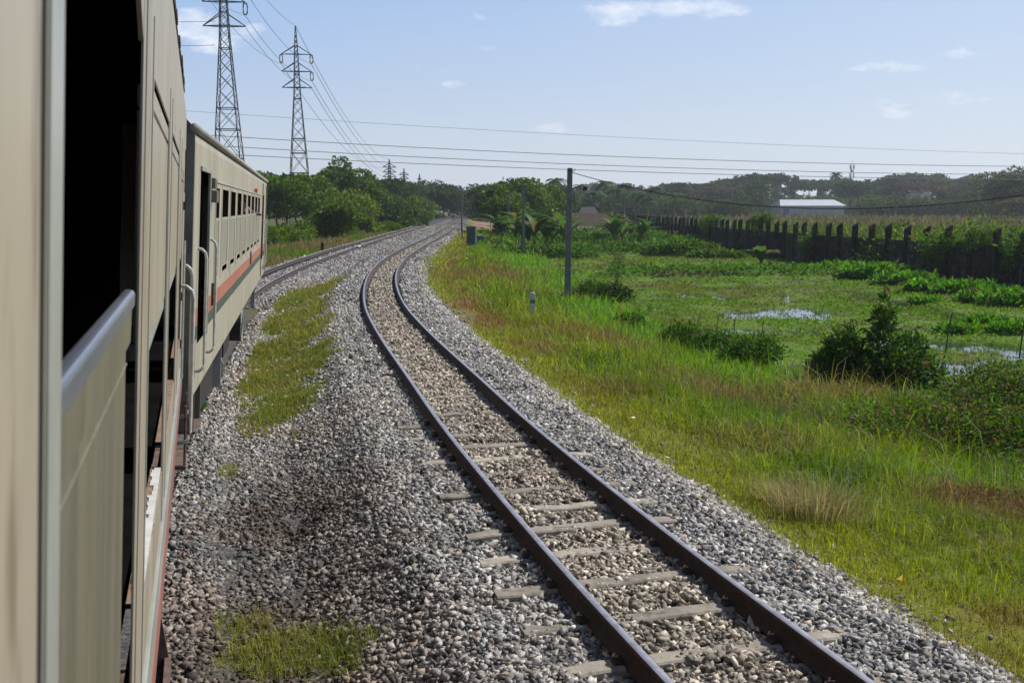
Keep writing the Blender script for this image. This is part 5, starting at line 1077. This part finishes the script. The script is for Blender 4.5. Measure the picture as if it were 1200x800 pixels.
spots = [s for s in spots if not (s[3] == 2 and 895 < s[0] < 995) and not (s[3] == 1 and 900 < s[0] < 990)]
def side_of(px):
    for lim, nm_ in ((600, 'just right of the vanishing rails'), (650, 'behind the bushes left of the tall pole'), (700, 'behind the hut and tall pole'), (750, 'right of the tall pole'), (800, 'left of the palms\' far end'), (850, 'above the far half of the wall'), (900, 'left of the white warehouse'), (950, 'over the left half of the warehouse'), (990, 'over the right half of the warehouse'), (1030, 'around the telephone mast'), (1080, 'right of the telephone mast'), (1130, 'above the white two storey house'), (1170, 'left of the big right-hand tree')):
        if px < lim: return nm_
    return 'behind the big tree at the right edge'
rown = ['hindmost row', 'middle row', 'front row']
DT = []
for (px, Y, yt, row) in spots:
    k = int(rng.choice([0, 0, 1, 1, 2, 3, 4])) if row < 2 else int(rng.choice([0, 2, 2, 3])); p = atd(px, yt, Y); H_ = float(p[2]) + 1.3
    lab = '%s tree %s, %s' % (desc[k], side_of(px), rown[row])
    t = thing('distant_tree', lab, 'tree', (float(p[0]), Y, -1.3), rng.uniform(0, 6.28), 'trees of the far tree line'); DT.append((lab, px, t)); s_ = H_ / 12 * (1.04); t.scale = (s_ * rng.uniform(.9, 1.25), s_ * rng.uniform(.9, 1.25), s_)
    for q in protos[k]:
        c = q.copy(); C.objects.link(c); c.parent = t
ORD = ['leftmost', 'second', 'third', 'fourth', 'fifth', 'sixth', 'seventh', 'eighth', 'ninth']
for lab in {d[0] for d in DT}:
    same = sorted([d for d in DT if d[0] == lab], key=lambda d: d[1])
    if len(same) > 1:
        for q_, d in enumerate(same): d[2]['label'] = '%s, %s' % (lab, 'leftmost' if q_ == 0 else ORD[q_] + ' from left')
# scrubby understorey closing the gaps below the tree line
ushr = tree_mesh(12, 26, 2600, .9, (.045, .07, .025), 'low', 9, 'farleaf'); [C.objects.unlink(o) for o in ushr]
us = []; px = 562
while px < 1225:
    Yu = 272 + rng.uniform(-6, 14) if not 868 < px < 1022 else 372 + rng.uniform(0, 20); us.append((px, Yu)); px += 12
for q_, (px, Yu) in enumerate(us):
    p = atd(px, 233 + rng.uniform(-4, 3), Yu); t = thing('distant_bush', 'dark scrub under the far tree line, %s' % ('number %d from the left' % (q_ + 1)), 'bush', (float(p[0]), Yu, -1.3), rng.uniform(0, 6.28), 'scrub clumps under the far tree line'); s_ = (float(p[2]) + 1.3) / 12 * 1.1; t.scale = (s_ * 1.15, s_ * 1.15, s_)
    for q in ushr: c = q.copy(); C.objects.link(c); c.parent = t
# palms in the tree line
def palm_mesh():
    Vs = []; Fs = []; nv = 0; H = 12; Cs = []
    for j in range(17):
        az = j * 2.4; el = rng.uniform(-.3, 1.2); L_ = rng.uniform(2.6, 3.4); d = np.array([math.cos(az), math.sin(az)]); s_ = np.array([-d[1], d[0]]); m = 6
        for i in range(m):
            u = i / (m - 1); c_ = np.array([d[0] * L_ * u * math.cos(el * .8), d[1] * L_ * u * math.cos(el * .8), H + L_ * (u * math.sin(el) - .75 * u * u)]); w_ = .55 * math.sin(math.pi * (.12 + .8 * u))
            Vs += [c_ + np.array([*(s_ * w_), -.35 * w_]), c_, c_ - np.array([*(s_ * w_), .35 * w_])]
        for i in range(m - 1):
            for q in (0, 1): Fs.append((nv + i * 3 + q, nv + i * 3 + q + 1, nv + i * 3 + q + 4, nv + i * 3 + q + 3)); Cs.append(np.array([.035, .06, .022]) * rng.uniform(.7, 1.3))
        nv += 3 * m
    co = mesh_np('fronds', np.array(Vs), np.array(Fs), M['farleaf'], col=np.array(Cs)); to = MB().tube([(.3, 0, -.3), (.1, 0, 4), (.15, 0, 8), (0, 0, 12)], .2, 6, r2=.12).build('trunk', M['bark']); return co, to
pp = palm_mesh(); [C.objects.unlink(o) for o in pp]
for (px, yt, Y, lab) in ((652, 207, 250, 'tallest coconut palm, left of the tall pole'), (709, 210, 260, 'coconut palm with a full head right of the tall pole'), (731, 213, 265, 'coconut palm, second to the right of the tall pole'), (722, 219, 240, 'lower coconut palm between two taller ones'), (768, 216, 280, 'coconut palm above the far end of the wall'), (697, 222, 230, 'short coconut palm nearly behind the tall pole'),
                         (745, 222, 240, 'short coconut palm above the banana clumps'), (755, 225, 235, 'short coconut palm left of the wall end'), (680, 214, 290, 'far palm between the pole and the hut'), (801, 212, 330, 'lone far palm head above the trees left of the warehouse'), (980, 200, 400, 'lone ragged tall crown left of the telephone mast'), (790, 224, 250, 'short palm over the far half of the wall')):
    p = atd(px, yt + 2, Y); t = thing('coconut_palm', lab, 'palm', (float(p[0]), Y, -1.3), rng.uniform(0, 6.28), 'coconut palms'); s_ = (float(p[2]) + 1.3) / 12.6; t.scale = (1.1, 1.1, s_)
    for q in pp: c = q.copy(); C.objects.link(c); c.parent = t
# left horizon closing trees
for (px, Y, yt, k) in ((250, 200, 205, 0), (285, 220, 200, 1), (310, 240, 204, 0), (332, 260, 206, 1), (420, 260, 208, 0), (450, 330, 216, 1), (470, 350, 214, 0), (515, 380, 215, 1), (530, 450, 222, 0), (545, 520, 232, 1), (556, 600, 234, 0), (566, 520, 230, 0), (578, 430, 222, 1), (190, 230, 205, 0), (140, 260, 215, 1)):
    p = atd(px, yt, Y); t = thing('distant_tree', '%s dark tree far behind the %s' % (desc[k], 'left-hand trees, seen %s' % {250: 'only over the coach', 285: 'over the coach roof', 310: 'past the coach end', 332: 'left of the second pylon', 420: 'right of the tallest tree', 450: 'by the far pylons', 470: 'under the smaller far pylon', 515: 'near the vanishing point', 530: 'just left of the rails', 545: 'exactly over the vanishing rails', 556: 'at the vanishing point', 566: 'right of the vanishing point', 578: 'behind the first right-hand bushes', 190: 'behind the near coach', 140: 'through the near coach'}[px]), 'tree', (float(p[0]), Y, -1.3), rng.uniform(0, 6.28), 'trees of the far tree line'); s_ = (float(p[2]) + 1.3) / 12; t.scale = (s_, s_, s_)
    for q in protos[k]: c = q.copy(); C.objects.link(c); c.parent = t
# bird-sized specks are left out; the far crossing figures stay as small posts
# ------------------------------------------------------------------ hazy air
HAZE = 0.0003
hm = bpy.data.materials.new('haze_air'); hm.use_nodes = True; nt = hm.node_tree; nt.nodes.remove(nt.nodes['Principled BSDF']); pv = nt.nodes.new('ShaderNodeVolumePrincipled')
pv.inputs['Color'].default_value = (.86, .92, 1, 1); pv.inputs['Density'].default_value = HAZE; pv.inputs['Anisotropy'].default_value = .35; nt.links.new(pv.outputs[0], nt.nodes['Material Output'].inputs['Volume'])
o = Bx('haze', hm, None, (-700, -60, -3.5), (700, 1000, 50)); tag(o, 'thin bluish haze over the land', kind='stuff')
S.cycles.volume_bounces = 0
